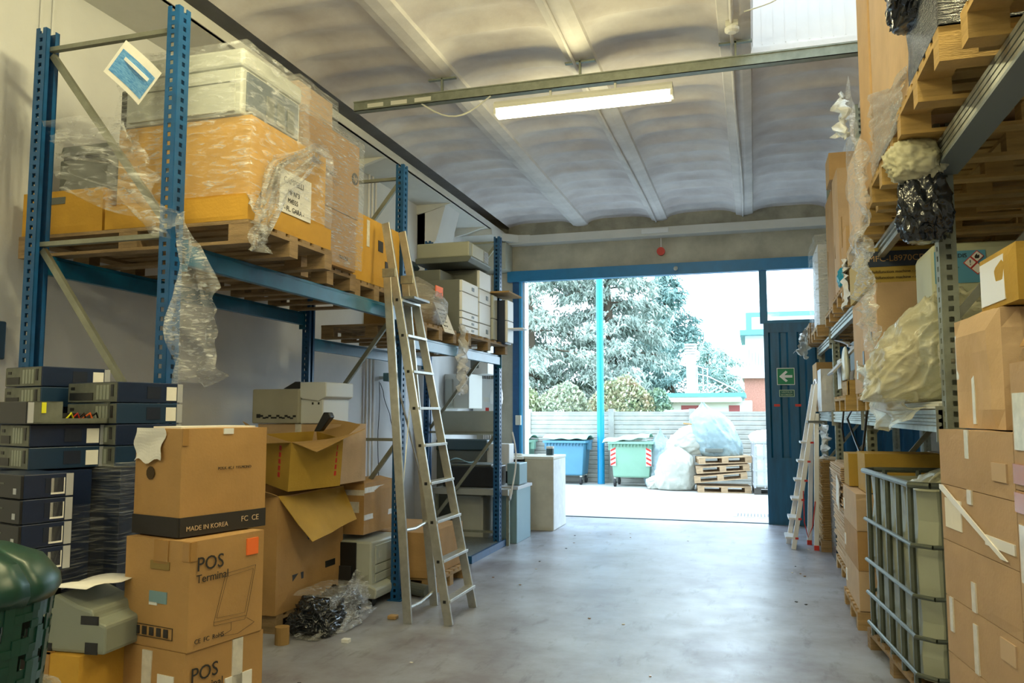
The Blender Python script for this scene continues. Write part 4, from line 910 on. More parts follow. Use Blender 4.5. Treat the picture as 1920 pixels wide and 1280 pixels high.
bag('white sheet draped over the outdoor container', (.42, 19.1, 1.1), (.55,.5,.28), mat('rag_white', (.85,.86,.86), .7), seed=31, neck=False)
g = G(); g.box(-.4,14.5,.001,.6,15.9,.004); st(g.build('trim_30', mat('grate_frame', (.40,.40,.38), .7)))
g = G()
for k in range(16): g.box(-.33+k*.055,14.6,.0045,-.31+k*.055,15.0,.007)
tag(g.build('drain_grate', mat('grate_dark', (.1,.1,.1), .6)), 'drain grating set in the yard near the gate', 'drain')
# trees
def conifer(lab, x, y, H, Rr, col, col2, seed, n=17, z0=.12, droop=.5, dens=1.0, name='cedar_tree', tuft=.28):
    rr = random.Random(seed); t = thing(name, lab, 'tree', (x, y, 0)); tr = G()
    tr.tube([(0,0,0),(.15,0,H*.3),(-.1,.1,H*.6),(0,0,H*.97)], [.34,.27,.17,.04], 10); lf = G(); V = []; F = []
    for k in range(n*4):
        f = z0+(1-z0)*(k+rr.random())/(n*4); z = H*f; L = Rr*(1-f)**.62*rr.uniform(.75,1.1)+.25; a = rr.uniform(0, 2*math.pi)
        tip = lambda s: Vector((math.cos(a)*L*s, math.sin(a)*L*s, z+L*(.18*s-droop*s*s*.55)))
        tr.tube([tip(q) for q in (0,.33,.66,.95)], [.07*(1-f)+.02,.05*(1-f)+.015,.03,.01], 5)
        m = int((14+L*13)*dens)
        for j in range(m):
            s = rr.uniform(.12,1.02); p = tip(s); sp = .34*L*(1.1-s*.6)*.5
            off = rr.gauss(0, sp); side = Vector((-math.sin(a), math.cos(a), 0))
            c = p+side*off+Vector((0,0,rr.gauss(.0,.14)-.10*abs(off)))
            for q in range(5):
                d = (Vector((math.cos(a),math.sin(a),0))*rr.uniform(-.3,1)+side*rr.uniform(-1,1)+Vector((0,0,-rr.uniform(.3,1.5)*droop*1.4))).normalized()
                l = tuft*rr.uniform(.6,1.3); w = d.cross(Vector((rr.uniform(-1,1),rr.uniform(-1,1),rr.uniform(-1,1)))).normalized()*tuft*.17
                b = c+Vector((rr.gauss(0,.1),rr.gauss(0,.1),rr.gauss(0,.06))); i = len(V)
                V += [b-w, b+w, b+d*l]; F.append((i, i+1, i+2))
    lf.v = [tuple(v) for v in V]; lf.f = F
    tr.build('trunk', mat('bark', (.10,.075,.05), .9), t)
    me = bpy.data.meshes.new('foliage'); me.from_pydata(lf.v, [], lf.f); me.materials.append(mat('needles_%d' % seed, col, .7, 0, 0, col2=col2, scale=1.2))  # needle colours lightened to carry outdoor haze and overexposure
    o = bpy.data.objects.new('foliage', me); COL.objects.link(o); o.parent = t
    return t
conifer('big weeping grey green cedar left of the blue post, thick trunk showing', -10.0, 36, 15, 5.2, (.42,.47,.40), (.20,.26,.22), 3, n=22, dens=1.5, droop=.6)
conifer('second weeping cedar right behind the blue post', -6.6, 38.5, 12.5, 4.6, (.42,.48,.42), (.20,.27,.23), 4, n=20, dens=1.5, droop=.6)
conifer('pointed blue green conifer behind the white chimney', -4.45, 44, 9.3, 3.6, (.28,.42,.38), (.16,.28,.26), 5, n=18, dens=1.3, droop=.4)
conifer('small distant conifer beside the brick building', -1.9, 60, 6.2, 2.8, (.45,.60,.56), (.28,.42,.38), 6, n=12, dens=.8, droop=.35)
conifer('low distant conifer between the second cedar and the roof', -3.2, 62, 7.0, 3.2, (.42,.58,.54), (.28,.42,.38), 8, n=12, dens=.8, droop=.35)
def shrub(lab, x, y, w, h, col, col2, seed, n=6500):
    rr = random.Random(seed); t = thing('shrub', lab, 'shrub', (x, y, 0)); V = []; F = []
    G().tube([(0,0,0),(.1,0,h*.6)], [.07,.03], 6).build('stem', mat('bark', (.1,.08,.05), .9), t)
    for k in range(n):
        u = rr.uniform(0, 6.283); zz = rr.uniform(-1,1); r = rr.uniform(.55,1)**.6
        p = Vector((math.cos(u)*w*r*math.sqrt(1-zz*zz), math.sin(u)*w*.7*r*math.sqrt(1-zz*zz), h*.55+zz*h*.45*r)); p *= 1+.15*noise.noise(p*1.2)
        d = Vector((rr.gauss(0,1),rr.gauss(0,1),rr.gauss(0,1))).normalized()*.08; e = d.cross(Vector((rr.random(),rr.random(),1))).normalized()*.045
        i = len(V); V += [p-d, p+e, p+d, p-e]; F.append((i,i+1,i+2,i+3))
    me = bpy.data.meshes.new('foliage'); me.from_pydata(V, [], F); me.materials.append(mat('leaves_%d' % seed, col, .7, 0, 0, col2=col2, scale=2.5))
    o = bpy.data.objects.new('foliage', me); COL.objects.link(o); o.parent = t
for k, (x, y, w, h, c, c2, lab) in enumerate([(-8.6,30,1.0,2.7,(.55,.56,.34),(.34,.42,.30),'yellowish low shrub at the left behind the fence'),(-6.9,30,1.0,2.9,(.62,.62,.46),(.38,.46,.36),'pale yellow shrub just left of the blue post'),(-4.6,29.5,1.2,3.1,(.36,.46,.28),(.50,.38,.26),'green and rust coloured shrub right of the blue post'),(-3.6,30,.8,2.6,(.24,.38,.32),(.36,.44,.28),'dark green shrub at the roof corner'),(-10.2,29.5,1.1,2.5,(.44,.52,.40),(.30,.38,.26),'green shrub at the far left behind the fence')]):
    shrub(lab, x, y, w, h, c, c2, 40+k)
# building behind
t = thing('low_building', 'low white building with a teal roof edge and red doors beyond the fence', 'building', (-2.3, 36, 0))
G().box(-1.9,0,0,2.2,4,2.3).build('wall', mat('plaster_white', (.62,.60,.55), .8), t)
G().box(-2.1,-.5,2.24,1.75,4,2.46).build('fascia', mat('fascia_white', (.80,.80,.78), .6), t); G().box(-2.05,-.6,2.46,1.95,4,2.62).build('roof_edge', mat('teal_metal', (.10,.36,.40), .5), t)
for a, b in ((-1.45,-1.2),(-.75,.15),(1.25,1.7)): G().box(a,-.02,0,b,.0,2.1).build('red_door', mat('door_red', (.28,.06,.06), .6), t)
G().box(-.6,1.2,2.6,-.2,1.6,4.4).build('chimney', mat('fascia_white', (.8,.8,.78), .6), t)
g = G()
for k in range(4): g.box(-.66,1.14,4.42+k*.13,-.14,1.66,4.49+k*.13)
g.build('chimney_cap', MC['fascia_white'], t)
g = G()
for a, b in (((-.1,.8,3.9),(-.1,.8,2.6)),((.15,.8,3.8),(.15,.8,2.6)),((.35,.8,3.75),(.35,.8,2.6)),((-.1,.8,3.85),(.35,.8,3.7)),((-.1,.8,3.5),(.35,.8,3.4)),((-.1,.8,3.0),(.35,.8,3.0)),((.35,.8,3.4),(1.6,.8,2.75)),((.35,.8,3.1),(1.2,.8,2.7)),((.1,.8,2.7),(.7,.8,3.1)),((.4,.8,2.65),(1.0,.8,3.0)),((.7,.8,2.65),(1.2,.8,2.9))): g.bar(a, b, .045, .045)
g.build('white_railing', WHITE, t)
t = thing('brick_building', 'brick building with a teal framed window and balcony at the gate edge', 'building', (.42, 41, -.15)); t.scale = (1.2,1.2,1.2)
G().box(-.72,0,0,3,5,3.0).build('brick_wall', mat('brick', (.50,.23,.17), .8, 0, .25, 20), t)
G().box(-.8,-.3,3.0,3,5,3.22).build('balcony_slab', MC['fascia_white'], t); G().box(-.45,-.25,3.22,3,-.1,3.5).build('grey_box', mat('box_pale', (.45,.5,.5), .6), t)
G().box(-.65,.3,3.2,3,5,6.2).build('upper_wall', mat('upper_white', (.75,.75,.74), .7), t)
G().box(-.85,-.2,4.75,3,5,4.95).build('teal_band', MC['teal_metal'], t); G().box(-.6,.25,4.95,3,.3,5.7).build('teal_frame', MC['teal_metal'], t); G().box(-.38,.22,5.0,3,.26,5.5).build('window_pane', mat('pane_pale', (.5,.55,.56), .3), t)
g = G()
for k in range(14): g.box(-.75+k*.12,-.2,3.5,-.735+k*.12,-.185,4.0+.15*math.sin(k*2.2)**2)
g.build('balcony_bars', INK, t)
for k, (x, y, c, lab) in enumerate([(-1.6,24.5,(.6,.62,.63),'white car roof showing over the fence behind the sacks'),(2.9,25.5,(.55,.62,.64),'pale grey car roof showing over the fence near the gate')]):
    t = thing('parked_car', lab, 'car', (x, y, .0)); m = mat('car_paint_%d' % k, c, .25)
    g = G(); g.prism([(-2.0,.5),(2.0,.5),(2.1,.95),(1.2,1.15),(.7,1.72),(-.2,1.86),(-.9,1.84),(-1.6,1.3),(-2.1,1.1)], 'y', -.8, .8); g.build('body', m, t, bevel=.08)
    G().prism([(1.05,1.22),(.62,1.66),(-.2,1.78),(-.85,1.76),(-1.35,1.34)], 'y', -.815, .815).build('side_window', GREYD, t)
    for wx in (-1.3,1.3):
        for wy in (-.8,.62): G().tube([(wx,wy,.34),(wx,wy+.18,.34)], .34, 20).build('wheel', RUB, t)

# ================= RIGHT RACK, UPPER =================
YW = mat('pallet_yellow', (.50,.32,.10), .75, 0, .3, 5, .3, 40, stretch=(1,1,6))
def rp(lab, x0, x1, y0, y1, z, m=YW): return pallet(lab, (x0+x1)/2, (y0+y1)/2, z, x1-x0, y1-y0, 0, m)
rp('yellow wood pallet over the slanting beam, under the black wrapped load', .74, 1.95, 3.47, 4.46, 3.145)
rp('yellow wood pallet at the upper right under the mossy box', .80, 1.95, 2.5, 3.38, 3.145)
rp('yellow wood pallet behind the hanging black film, under the tall upper carton', .74, 1.94, 4.6, 5.52, 3.065)
rp('yellow wood pallet second behind the hanging black film', .80, 1.98, 5.62, 6.5, 3.065)
rp('yellow wood pallet third behind the hanging black film', .84, 2.0, 6.6, 7.8, 3.065)
for k, (y0, y1) in enumerate(((2.0,3.1),(3.2,4.4),(4.5,5.6),(5.7,6.8),(6.9,8.0))):
    pallet('brown pallet seen from below in the rear row, %s from the camera' % ['first','second','third','fourth','fifth'][k], 2.72, (y0+y1)/2, 3.11, 1.25, y1-y0, 0, WOODD)
    carton('brown load added to block light in the rear row of the right rack, %s from the camera' % ['first','second','third','fourth','fifth'][k], 2.2, 3.25, y0+.05, y1-.05, 3.26, 3.9, 0, c=2, tape='')  # loads put in to keep light off the rear pallets
carton('tall tan carton at the top right held by film', .76, 1.7, 4.12, 5.38, 3.295, 4.75, 0, c=4, tape='', amp=.006)
tag(G().box(.75,5.40,3.22,1.5,5.9,4.7).build('cardboard_sheet', card(1), bevel=.01), 'tall folded cardboard sheet behind the tan carton at the top', 'cardboard')
carton('brown load wrapped in black film on the yellow pallet at the top right', .78, 1.8, 3.5, 4.08, 3.295, 4.2, 0, c=BLACK, tape='', name='wrapped_load')
shell('shiny pleated black film around the load on the yellow pallet', .76, 1.8, 3.48, 4.1, 3.295, 4.2, mat('black_film_pleat', (.01,.014,.022), .2, 0, 0, bump=1.0, bscale=14, stretch=(1,2,8), spec=.8), 'FL', .012)
bag('torn black film bunch hanging from the top right load', (.74, 3.95, 3.52), (.10,.18,.42), BAGB, seed=41, neck=False, amp=.35, flat=.9)
carton('mossy felt covered box on the pallet at the upper right edge', .88, 1.6, 2.7, 3.3, 3.295, 3.7, 0, c=mat('moss_felt', (.20,.15,.04), .95, 0, .4, 30, .6, 80), tape='')
carton('brown carton behind the tan one on the upper right level', .86, 1.7, 6.62, 7.75, 3.215, 3.95, 0, c=4, tape='')
sheet('stretched white pleated film over the base of the tall tan carton', [(.745,4.15,3.42),(.745,4.6,3.5),(.745,5.0,3.62),(.74,5.4,3.75)], [(.74,4.45,3.22),(.735,4.7,3.2),(.735,5.0,3.2),(.735,5.35,3.2)], film('film_streaky', base=.4, amp=.6, scale=8, stretch=(1,2.5,22), rough=.15), amp=.015, fold=14, seed=3)  # streaked opacity puts bright highlights into the film itself
sheet('long film curtain hanging from the tall tan carton down to mid level', [(.70,5.3,3.35),(.70,5.6,3.55),(.71,5.9,3.9),(.72,6.3,4.25)], [(.70,5.35,2.75),(.68,5.55,2.72),(.69,5.85,2.72),(.70,6.3,2.8)], FILMW, amp=.04, fold=6, seed=13, n=26, k=30)
sheet('narrow crumpled film tail below the film curtain', [(.70,5.35,2.85),(.68,5.55,2.82),(.69,5.85,2.82)], [(.70,5.15,2.2),(.69,5.35,2.12),(.70,5.75,2.22)], FILMW, amp=.045, fold=8, seed=14)
sheet('white torn film tuft at the top left of the film curtain', [(.70,6.2,3.95),(.70,6.6,4.25)], [(.69,6.25,3.75),(.69,6.6,3.9)], BAGW, n=12, k=12, amp=.05, fold=5, seed=15)
bag('dirty pale label sheet bundle hanging under the yellow pallet', (.82, 4.5, 2.93), (.14,.1,.22), mat('label_pale', (.55,.53,.36), .5, 0, .3, 12), seed=42, neck=False, amp=.25, flat=.8)
bag('crumpled black film bundle hanging at the top of the nearest grey post', (.86, 4.55, 2.62), (.12,.12,.40), BAGB, seed=43, neck=False, amp=.35, flat=.9)
# bay C & D upper
rp('wooden pallet on the upper level beyond the film curtain', .82, 1.98, 8.1, 9.2, 2.805, WOOD)
rp('second wooden pallet on the upper level beyond the film curtain', .86, 1.98, 9.4, 10.6, 2.805, WOOD)
for k, (y0, y1, z1, c, x) in enumerate(((8.05,8.5,3.5,1,.86),(8.55,9.1,4.2,4,.85),(9.45,10.3,4.25,0,.88))):
    carton('flattened brown carton standing upright on the far right upper level, %s from the camera' % ['first','second','third'][k], x, 1.7, y0, y1, 2.955, z1, 0, c=c, tape='', amp=.012, decals=[('L','torn_patch',.12,.4,.05,.3,card(2))])
carton('small tan carton topping the upright cartons at the far right', .82, 1.4, 9.0, 9.42, 4.21, 4.5, 0, c=1, tape='')
rp('wooden pallet of the farthest upper bay on the right', .80, 1.95, 11.1, 12.2, 2.745, WOOD)
for k in range(2): rp('spare pallet stacked on the farthest upper bay, %s' % ['lower','upper'][k], .78, 1.93, 12.25, 13.0, 2.745+k*.15, WOODD)
carton('white wrapped slab load on the farthest upper bay', .84, 1.6, 11.15, 12.1, 2.895, 3.95, 0, c=mat('white_load', (.70,.70,.70), .5, 0, .08, 6), tape='')
shell('clear film around the white slab load', .82, 1.6, 11.13, 12.4, 2.88, 4.05, FILM, 'FL', .03, seed=16)
sheet('white rag tail hanging from the upper level by a knot', [(.84,8.0,3.2),(.86,8.2,3.2)], [(.83,7.75,2.75),(.83,8.35,2.72)], mat('rag_white', (.85,.86,.86), .7), n=12, k=14, amp=.03, fold=12, seed=17)
bag('blue plastic bundle behind the white rag tail', (.9, 8.35, 2.96), (.1,.12,.22), DRKBLUE, seed=44, neck=False)
sheet('torn white film at the far end of the upper beams', [(.75,12.6,3.0),(.8,13.0,2.95)], [(.55,12.6,2.62),(.8,13.0,2.6)], BAGW, n=14, k=12, amp=.06, fold=6, seed=18)
sheet('blue sheet hanging beside the tall pink brown carton', [(.95,7.65,2.7),(1.05,7.6,2.7)], [(.86,7.7,2.3),(1.0,7.6,2.25)], DRKBLUE, n=10, k=10, amp=.02, fold=3, seed=19)
sheet('white sheet slung between the far right posts', [(.98,9.0,2.45),(.98,10.5,2.62)], [(1.3,9.0,2.3),(1.3,10.5,2.5)], mat('rag_white', (.85,.86,.86), .7), n=14, k=8, amp=.04, fold=3, seed=20)
# ================= RIGHT RACK, MID LEVEL =================
ZM = 1.775
for k in range(3): tag(G().box(.93+.02*k, 4.85, ZM+.002+k*.014, 2.0, 6.4, ZM+.014+k*.014).build('shelf_board', CREAM), 'pale shelf board lying on the mid beams, %s of three' % ['lowest','middle','top'][k], 'board')
rp('wooden pallet under the tall pink brown carton', .86, 1.95, 6.48, 7.7, ZM+.0)
carton('tall pink brown carton with two small holes on the mid level', .86, 1.72, 6.3, 7.75, ZM+.147, 2.69, 0, c=4, tape='', decals=[('L','hole',.62,.22,.09,.11,BLACK),('L','hole',1.12,.38,.05,.06,BLACK),('L','label',.98 if False else .2,.12,.09,.16,CTAPE)])
t = carton('yellow carton with a dark band lettered MFC on top of the tall carton', .84, 1.75, 6.7, 7.7, 2.70, 3.02, 0, c=mat('mfg_card', (.45,.33,.07), .7), tape='', decals=[('F','dark_band',0,.17,.91,.12,mat('ink_navy', (.03,.05,.09), .7))])
text('MFC-L8970CDW', .065, t, (-.43,-.51,.21), RF, card(1))
for k in range(3): text('Lorem ipsum'[:0]+'Multifunction machine - Appareil multifonction', .032, t, (-.42,-.508,.12-k*.045), RF, INK)
t = thing('jerrycan', 'large cream plastic can with a blue SUPERDIS 20 label behind the nearest post', 'container', (1.33, 5.45, ZM+.05))
G().box(-.30,-.2,0,.34,.35,.93).build('body', mat('can_cream', (.52,.54,.36), .5, 0, .08, 3), t, bevel=.04)
G().tube([(-.15,.1,.93),(-.15,.1,.98)], .05, 14).build('cap', BLACK, t)
G().box(-.29,-.204,.685,-.02,-.2,.875).build('blue_label', mat('label_blue', (.10,.33,.50), .5), t)
text('SUPERDIS', .034, t, (-.19,-.2055,.835), RF, INK, align='CENTER'); text('20', .034, t, (-.19,-.2055,.80), RF, INK, align='CENTER')
for k in range(4): text('irritante per la pelle e gli occhi'[:30-3*k], .011, t, (-.28,-.2055,.775-k*.018), RF, INK)
for k, (cx, cz) in enumerate(((-.065,.838),(-.103,.802),(-.065,.766))):
    d = .036
    p = G().prism([(cx-d,cz),(cx,cz+d),(cx+d,cz),(cx,cz-d)], 'y', -.2065, -.2).build('hazard_diamond', RED, t); d = .030
    G().prism([(cx-d,cz),(cx,cz+d),(cx+d,cz),(cx,cz-d)], 'y', -.2085, -.2).build('diamond_field', PAPER, p)
text('!', .045, t, (-.103,-.2095,.787), RF, INK, align='CENTER'); G().prism([(-.077,.826),(-.079,.838),(-.068,.854),(-.063,.842),(-.054,.848),(-.054,.83),(-.06,.825)], 'y', -.2100, -.207).build('flame_symbol', INK, t)
BAGY = film('bag_yellowish', (.84,.81,.58), base=.55, amp=.35, scale=3.5, stretch=(1,1,1.4), rough=.22, bump=.7)
def slumped(lab, pts, m, seed, amp=.05):
    pass
bag('large yellowish clear plastic bag slumped over the mid beam', (.90, 5.62, 1.82), (.32,.52,.62), BAGY, seed=51, amp=.2, sub=6, neck=False, lean=(.2,-.25))
sheet('fold of the yellowish bag hanging over the mid beam', [(.80,5.2,1.98),(.74,5.6,2.05),(.72,6.1,2.1),(.74,6.5,2.0)], [(.90,5.1,1.72),(.86,5.5,1.66),(.83,5.9,1.63),(.84,6.25,1.68)], BAGY, amp=.05, fold=5, seed=22)
bag('small dusty plastic bag behind the nearest post', (1.1, 4.9, 1.82), (.12,.12,.38), BAGF, seed=52, neck=False, amp=.3)
# items of bay C mid level
rp('wooden pallet crate with slats at the middle of the right rack', .80, 1.9, 8.0, 9.1, ZM+.0)
t = thing('slatted_crate', 'small open wooden slatted crate on the mid level pallet', 'crate', (.98, 8.35, ZM+.147))
for s in (-1,1): G().box(-.14,s*.2-.01,0,.14,s*.2+.01,.14).build('side_board', YW, t)
g = G(); 
for k in range(4): g.box(-.15+k*.08,-.21,0,-.13+k*.08,.21,.13)
g.build('slats', YW, t)
t = thing('beige_machine', 'beige tapered device with a text label on the slatted crate', 'machine', (1.02, 8.2, ZM+.30))
G().prism([(-.11,0),(.12,0),(.09,.30),(-.06,.30)], 'y', -.14, .14).build('body', mat('beige_dev', (.60,.57,.38), .5), t, bevel=.012); G().box(-.09,-.146,.06,.08,-.139,.14).build('label', PAPER, t)
bag('rounded white plastic piece leaning left of the beige device', (.86, 8.5, ZM+.29), (.035,.15,.32), mat('plastic_pale', (.62,.66,.60), .35), seed=53, neck=False, amp=.05, sub=4)
tag(G().box(-.28,-.3,0,.28,.3,.02).build('propped_board', mat('panel_grey', (.40,.40,.40), .5), loc=(.94,8.8,2.35)), 'flat grey panel propped at a slant on the mid level', 'panel').rotation_euler = (0, R(-48), 0)
tag(G().box(1.0,8.9,2.2,1.4,9.4,2.5).build('black_device', BLACK, bevel=.01), 'black device under the propped grey panel', 'machine')
tag(G().box(.84,8.75,2.0,.855,9.1,2.3).build('paper_sheet', WHITE), 'white paper hanging below the propped panel', 'paper')
carton('carton carrying the black device on the mid level', .98, 1.5, 8.65, 9.5, ZM+.147, 2.19, 0, c=2, tape='')
carton('corrugated brown carton stack top on the farthest mid level', .84, 1.4, 12.0, 12.8, ZM+.3, 2.46, 0, c=2, tape='')
carton('brown carton below the corrugated one on the farthest mid level', .82, 1.4, 12.0, 12.85, ZM+.002, ZM+.298, 0, c=4, tape='')
carton('white wrapped bundle standing on the farthest mid level', .82, 1.0, 11.05, 11.6, ZM+.002, 2.32, 0, c=mat('bundle_white', (.66,.67,.68), .4, 0, .1, 5, .6, 14), tape='', amp=.03, name='wrapped_bundle')
tag(G().tube([(.93,7.6,1.80),(.90,8.2,1.84),(.88,8.7,1.7),(.90,8.3,1.5),(.92,8.0,1.35),(.92,7.7,1.6),(.93,7.6,1.78)], .011, 6).build('power_cable', BLACK, smooth=True), 'black cable looped over the mid beam', 'cable')
tag(G().tube([(.92,9.4,1.80),(.90,9.45,1.6),(.92,9.5,1.45)], .011, 6).build('power_cable', BLACK, smooth=True), 'short black cable hanging from the mid beam farther on', 'cable')
tag(G().box(.95,7.9,1.34,1.2,8.1,1.37).build('grey_adapter', SILV), 'grey bar hanging on the black cable', 'adapter')
# ================= RIGHT, FLOOR LEVEL =================
# cut-top caged tank
t = thing('caged_tank', 'open topped caged liquid tank holding plastic waste in the right foreground', 'container', (1.36, 6.15, 0), 5)
TK = mat('tank_plastic', (.42,.45,.34), .4, 0, .12, 2); CG2 = mat('cage_green', (.13,.15,.12), .4, .5, .2, 10)
hw, hd = .50, .70
g = G()
def ring(off, z, cut=.09):
    w, d = hw+off, hd+off; return [(-w+cut,-d,z),(w-cut,-d,z),(w,-d+cut,z),(w,d-cut,z),(w-cut,d,z),(-w+cut,d,z),(-w,d-cut,z),(-w,-d+cut,z)]
vs = []; 
for z in (.16,.3,.5,.7,.9,1.1,1.28): vs += ring(-.02+.012*math.sin(z*22), z)
fs = [tuple(range(8))[::-1]]
for k in range(6):
    for j in range(8): fs.append((k*8+j, k*8+(j+1) % 8, k*8+8+(j+1) % 8, k*8+8+j))
g.add(vs, fs); g.build('plastic_wall', TK, t, thick=.008)
for z in (.20,.42,.66,.96,1.32): 
    q = ring(.025, z); q.append(q[0]); G().tube(q, .014 if z < 1.3 else .02, 8, cap=False).build('cage_hoop', CG2, t)
me = None
for k in range(5):
    for s in (-1,1): G().tube([(s*(hw+.008),-hd+.14+k*.28,.12),(s*(hw+.008),-hd+.14+k*.28,1.32)], .02, 6).build('cage_bar', CG2, t)
for k in range(4):
    for s in (-1,1): G().tube([(-hw+.14+k*.24,s*(hd+.008),.12),(-hw+.14+k*.24,s*(hd+.008),1.32)], .02, 6).build('cage_bar', CG2, t)
pallet('wooden pallet under the caged tank', 1.36, 6.15, 0, 1.05, 1.42, 5, WOODD)
bag('heap of pale plastic film filling the caged tank', (1.36, 6.15, .9), (.44,.6,.46), mat('film_heap', (.50,.51,.38), .35, 0, .2, 8, .5, 12), seed=55, neck=False, amp=.22)
sheet('twisted plastic strip sticking out of the caged tank', [(1.1,5.9,1.32),(1.25,5.75,1.50),(1.45,5.8,1.44),(1.7,6.0,1.36)], [(1.1,5.7,1.25),(1.3,5.6,1.38),(1.5,5.6,1.34),(1.75,5.8,1.3)], BAGY, amp=.05, fold=5, seed=23)
# carton pile nearest
CB = mat('carton_plain', (.47,.32,.19), .75, 0, .1, 5, .15, 60)
names = ['top','second','third','fourth','fifth','sixth']
zz = [1.43,1.18,.93,.68,.43,.18]
for k in range(6):
    d = [('L','packing_tape',.34,.0 if k else .13,.045,.2 if k > 2 else .12,CTAPE)]
    if k == 0: d.append(('L','label',.62,.06,.14,.07,mat('label_tan', (.52,.38,.25), .7)))
    if k == 1: d = [('L','paper_label',.06,.06,.2,.13,PAPER),('L','packing_tape',.34,.19,.05,.06,CTAPE),('L','packing_tape',.52,.05,.28,.04,mat('white_tape', (.78,.76,.72), .3))]
    if k == 3: d += [('L','packing_tape',.06,.1,.04,.15,CTAPE),('L','label',.62,.14,.14,.08,MC['label_tan'])]
    t = carton('plain brown carton, %s of the near right pile beside the caged tank' % names[k], .86, 1.42, 3.42, 4.24, zz[k]+.001, zz[k]+.248, 6, c=CB, tape='', decals=d, amp=.003)
    if k == 1:
        G().prism([(.40,.245),(.36,.245),(-.33,.02),(-.27,.02),(.40,.225)], 'x', -.292, -.286).build('packing_tape', MC['white_tape'], t)
pallet('wooden pallet under the near right carton pile', 1.14, 3.83, .03, .6, .85, 6, WOODD)
tag(G().box(.84,3.4,0,1.44,4.25,.028).build('floor_board', WOODD), 'thin board on the floor beneath the near right carton pile', 'board')
t = carton('bulging taped carton with a dark label on top of the near right pile', .92, 1.34, 3.62, 4.2, 1.685, 2.17, 4, c=4, tape='', amp=.022, decals=[('L','dark_patch',.13,.24,.05,.15,GREYD),('L','packing_tape',.22,.02,.035,.44,CTAPE),('L','packing_tape',.02,.22,.07,.2,CTAPE)])
t = carton('yellowish carton marked 11 wrapped in film at the right edge', .955, 1.34, 3.45, 3.9, 2.178, 2.40, 2, c=5, tape='', decals=[('L','packing_tape',.02,.02,.3,.18,mat('white_tape', (.78,.76,.72), .3))], marks=[('F','11',.08,.02,.06)])
g = G()
for a, b in (((.06,.195),(.18,.195)),((.06,.195),(.06,.09)),((.06,.09),(.18,.09)),((.18,.195),(.18,.09)),((.08,.18),(.15,.13)),((.15,.18),(.08,.13)),((.09,.17),(.16,.17))): g.bar((a[0]-.1925,-.2335,a[1]), (b[0]-.1925,-.2335,b[1]), .003, .003)
g.build('bin_symbol', INK, t)
tag(G().prism([(.93,1.99),(1.5,2.12),(1.5,2.17),(1.0,2.10),(.95,2.03)], 'y', 3.0, 3.36).build('torn_cardboard', card(0), bevel=.006), 'torn piece of brown cardboard sticking out at the right edge', 'cardboard')
sheet('silvery film wrapped round the torn cardboard at the right edge', [(.93,3.0,2.02),(1.1,2.98,2.12),(1.4,2.98,2.2)], [(.93,3.3,1.96),(1.1,3.2,1.98),(1.4,3.1,2.0)], FILMW, amp=.04, fold=6, seed=24)
for k in range(4):
    carton('pale brown carton, %s of the pile cut by the right edge of the frame' % names[k], .90, 1.4, 2.55, 3.33, [1.48,1.02,.56,.10][k]+.002, [1.93,1.478,1.018,.558][k], 2, c=CB, tape='', tm=CTAPE, decals=[('L','orange_tape',0,.38 if k == 1 else .02,.2,.07,mat('tape_orange', (.45,.16,.06), .25)),('L','white_label',.03,.14,.16,.2,CTAPE)])
tag(G().box(.9,2.6,0,1.4,3.3,.10).build('base_box', WOODD), 'wooden base under the pile at the right edge', 'base')
# long cartons, flat stacks
carton('long flat brown carton lying behind the caged tank, far one', .80, 2.0, 7.95, 8.35, 1.10, 1.39, 0, c=5, tape='')
carton('long flat brown carton lying behind the caged tank, near one', .86, 2.05, 7.30, 7.80, 1.10, 1.42, 0, c=5, tape='Y')
for k in range(3):
    carton('brown carton, %s of the stack hidden behind the caged tank' % names[k], .78, 1.6, 7.28, 8.3, [.79,.47,.15][k]+.002, [1.09,.788,.468][k], 0, c=[4,0,4][k], tape='', decals=[('L','white_label',.06,.08,.1,.1,PAPER)])
pallet('wooden pallet under the cartons behind the caged tank', 1.19, 7.8, 0, .86, 1.05, 0, WOOD)
def flats(lab, x0, x1, y0, y1, z0, z1, ccol, lean=0):
    t = thing('flattened_cartons', lab, 'cardboard', ((x0+x1)/2, (y0+y1)/2, z0)); n = int((z1-z0)/.022); g = G()
    for k in range(n):
        j = rnd.uniform(-.014,.014); q = rnd.uniform(-.01,.01); z = k*.022
        g.box(-(x1-x0)/2+j+lean*z, -(y1-y0)/2+q, z, (x1-x0)/2+j+lean*z, (y1-y0)/2+q, z+.014)
    o = g.build('sheets', ccol, t); G().box(-(x1-x0)/2+.03, -(y1-y0)/2+.03, 0, (x1-x0)/2-.03, (y1-y0)/2-.03, z1-z0).build('core', card(2), t); return t
flats('tall stack of flattened cartons on a pallet in the right rack', .87, 1.7, 9.0, 10.2, .15, 1.22, card(4), -.04)
pallet('wooden pallet under the tall stack of flattened cartons', 1.28, 9.6, 0, .84, 1.2, 0, WOOD)
tag(G().box(-.003,-.14,0,.003,.14,.3).build('paper_sheet', PAPER, loc=(.815,9.3,.78)), 'white sheet of paper stuck in the flattened cartons', 'paper').rotation_euler = (R(15),0,0)
flats('second stack of flattened cartons near the blue gate on the right', .80, 1.6, 11.2, 12.3, .15, 1.15, card(2))
pallet('wooden pallet under the second stack of flattened cartons', 1.2, 11.75, 0, .86, 1.15, 0, WOODD)
tag(G().box(.88,10.42,.0,.93,11.0,1.1).build('glass_panel', mat('dark_panel', (.02,.03,.035), .25)), 'dark framed panel standing between the flattened carton stacks', 'panel')
tag(G().box(.94,10.45,0,1.3,11.0,1.0).build('black_case', BLACK, bevel=.01), 'black case behind the dark framed panel', 'case')
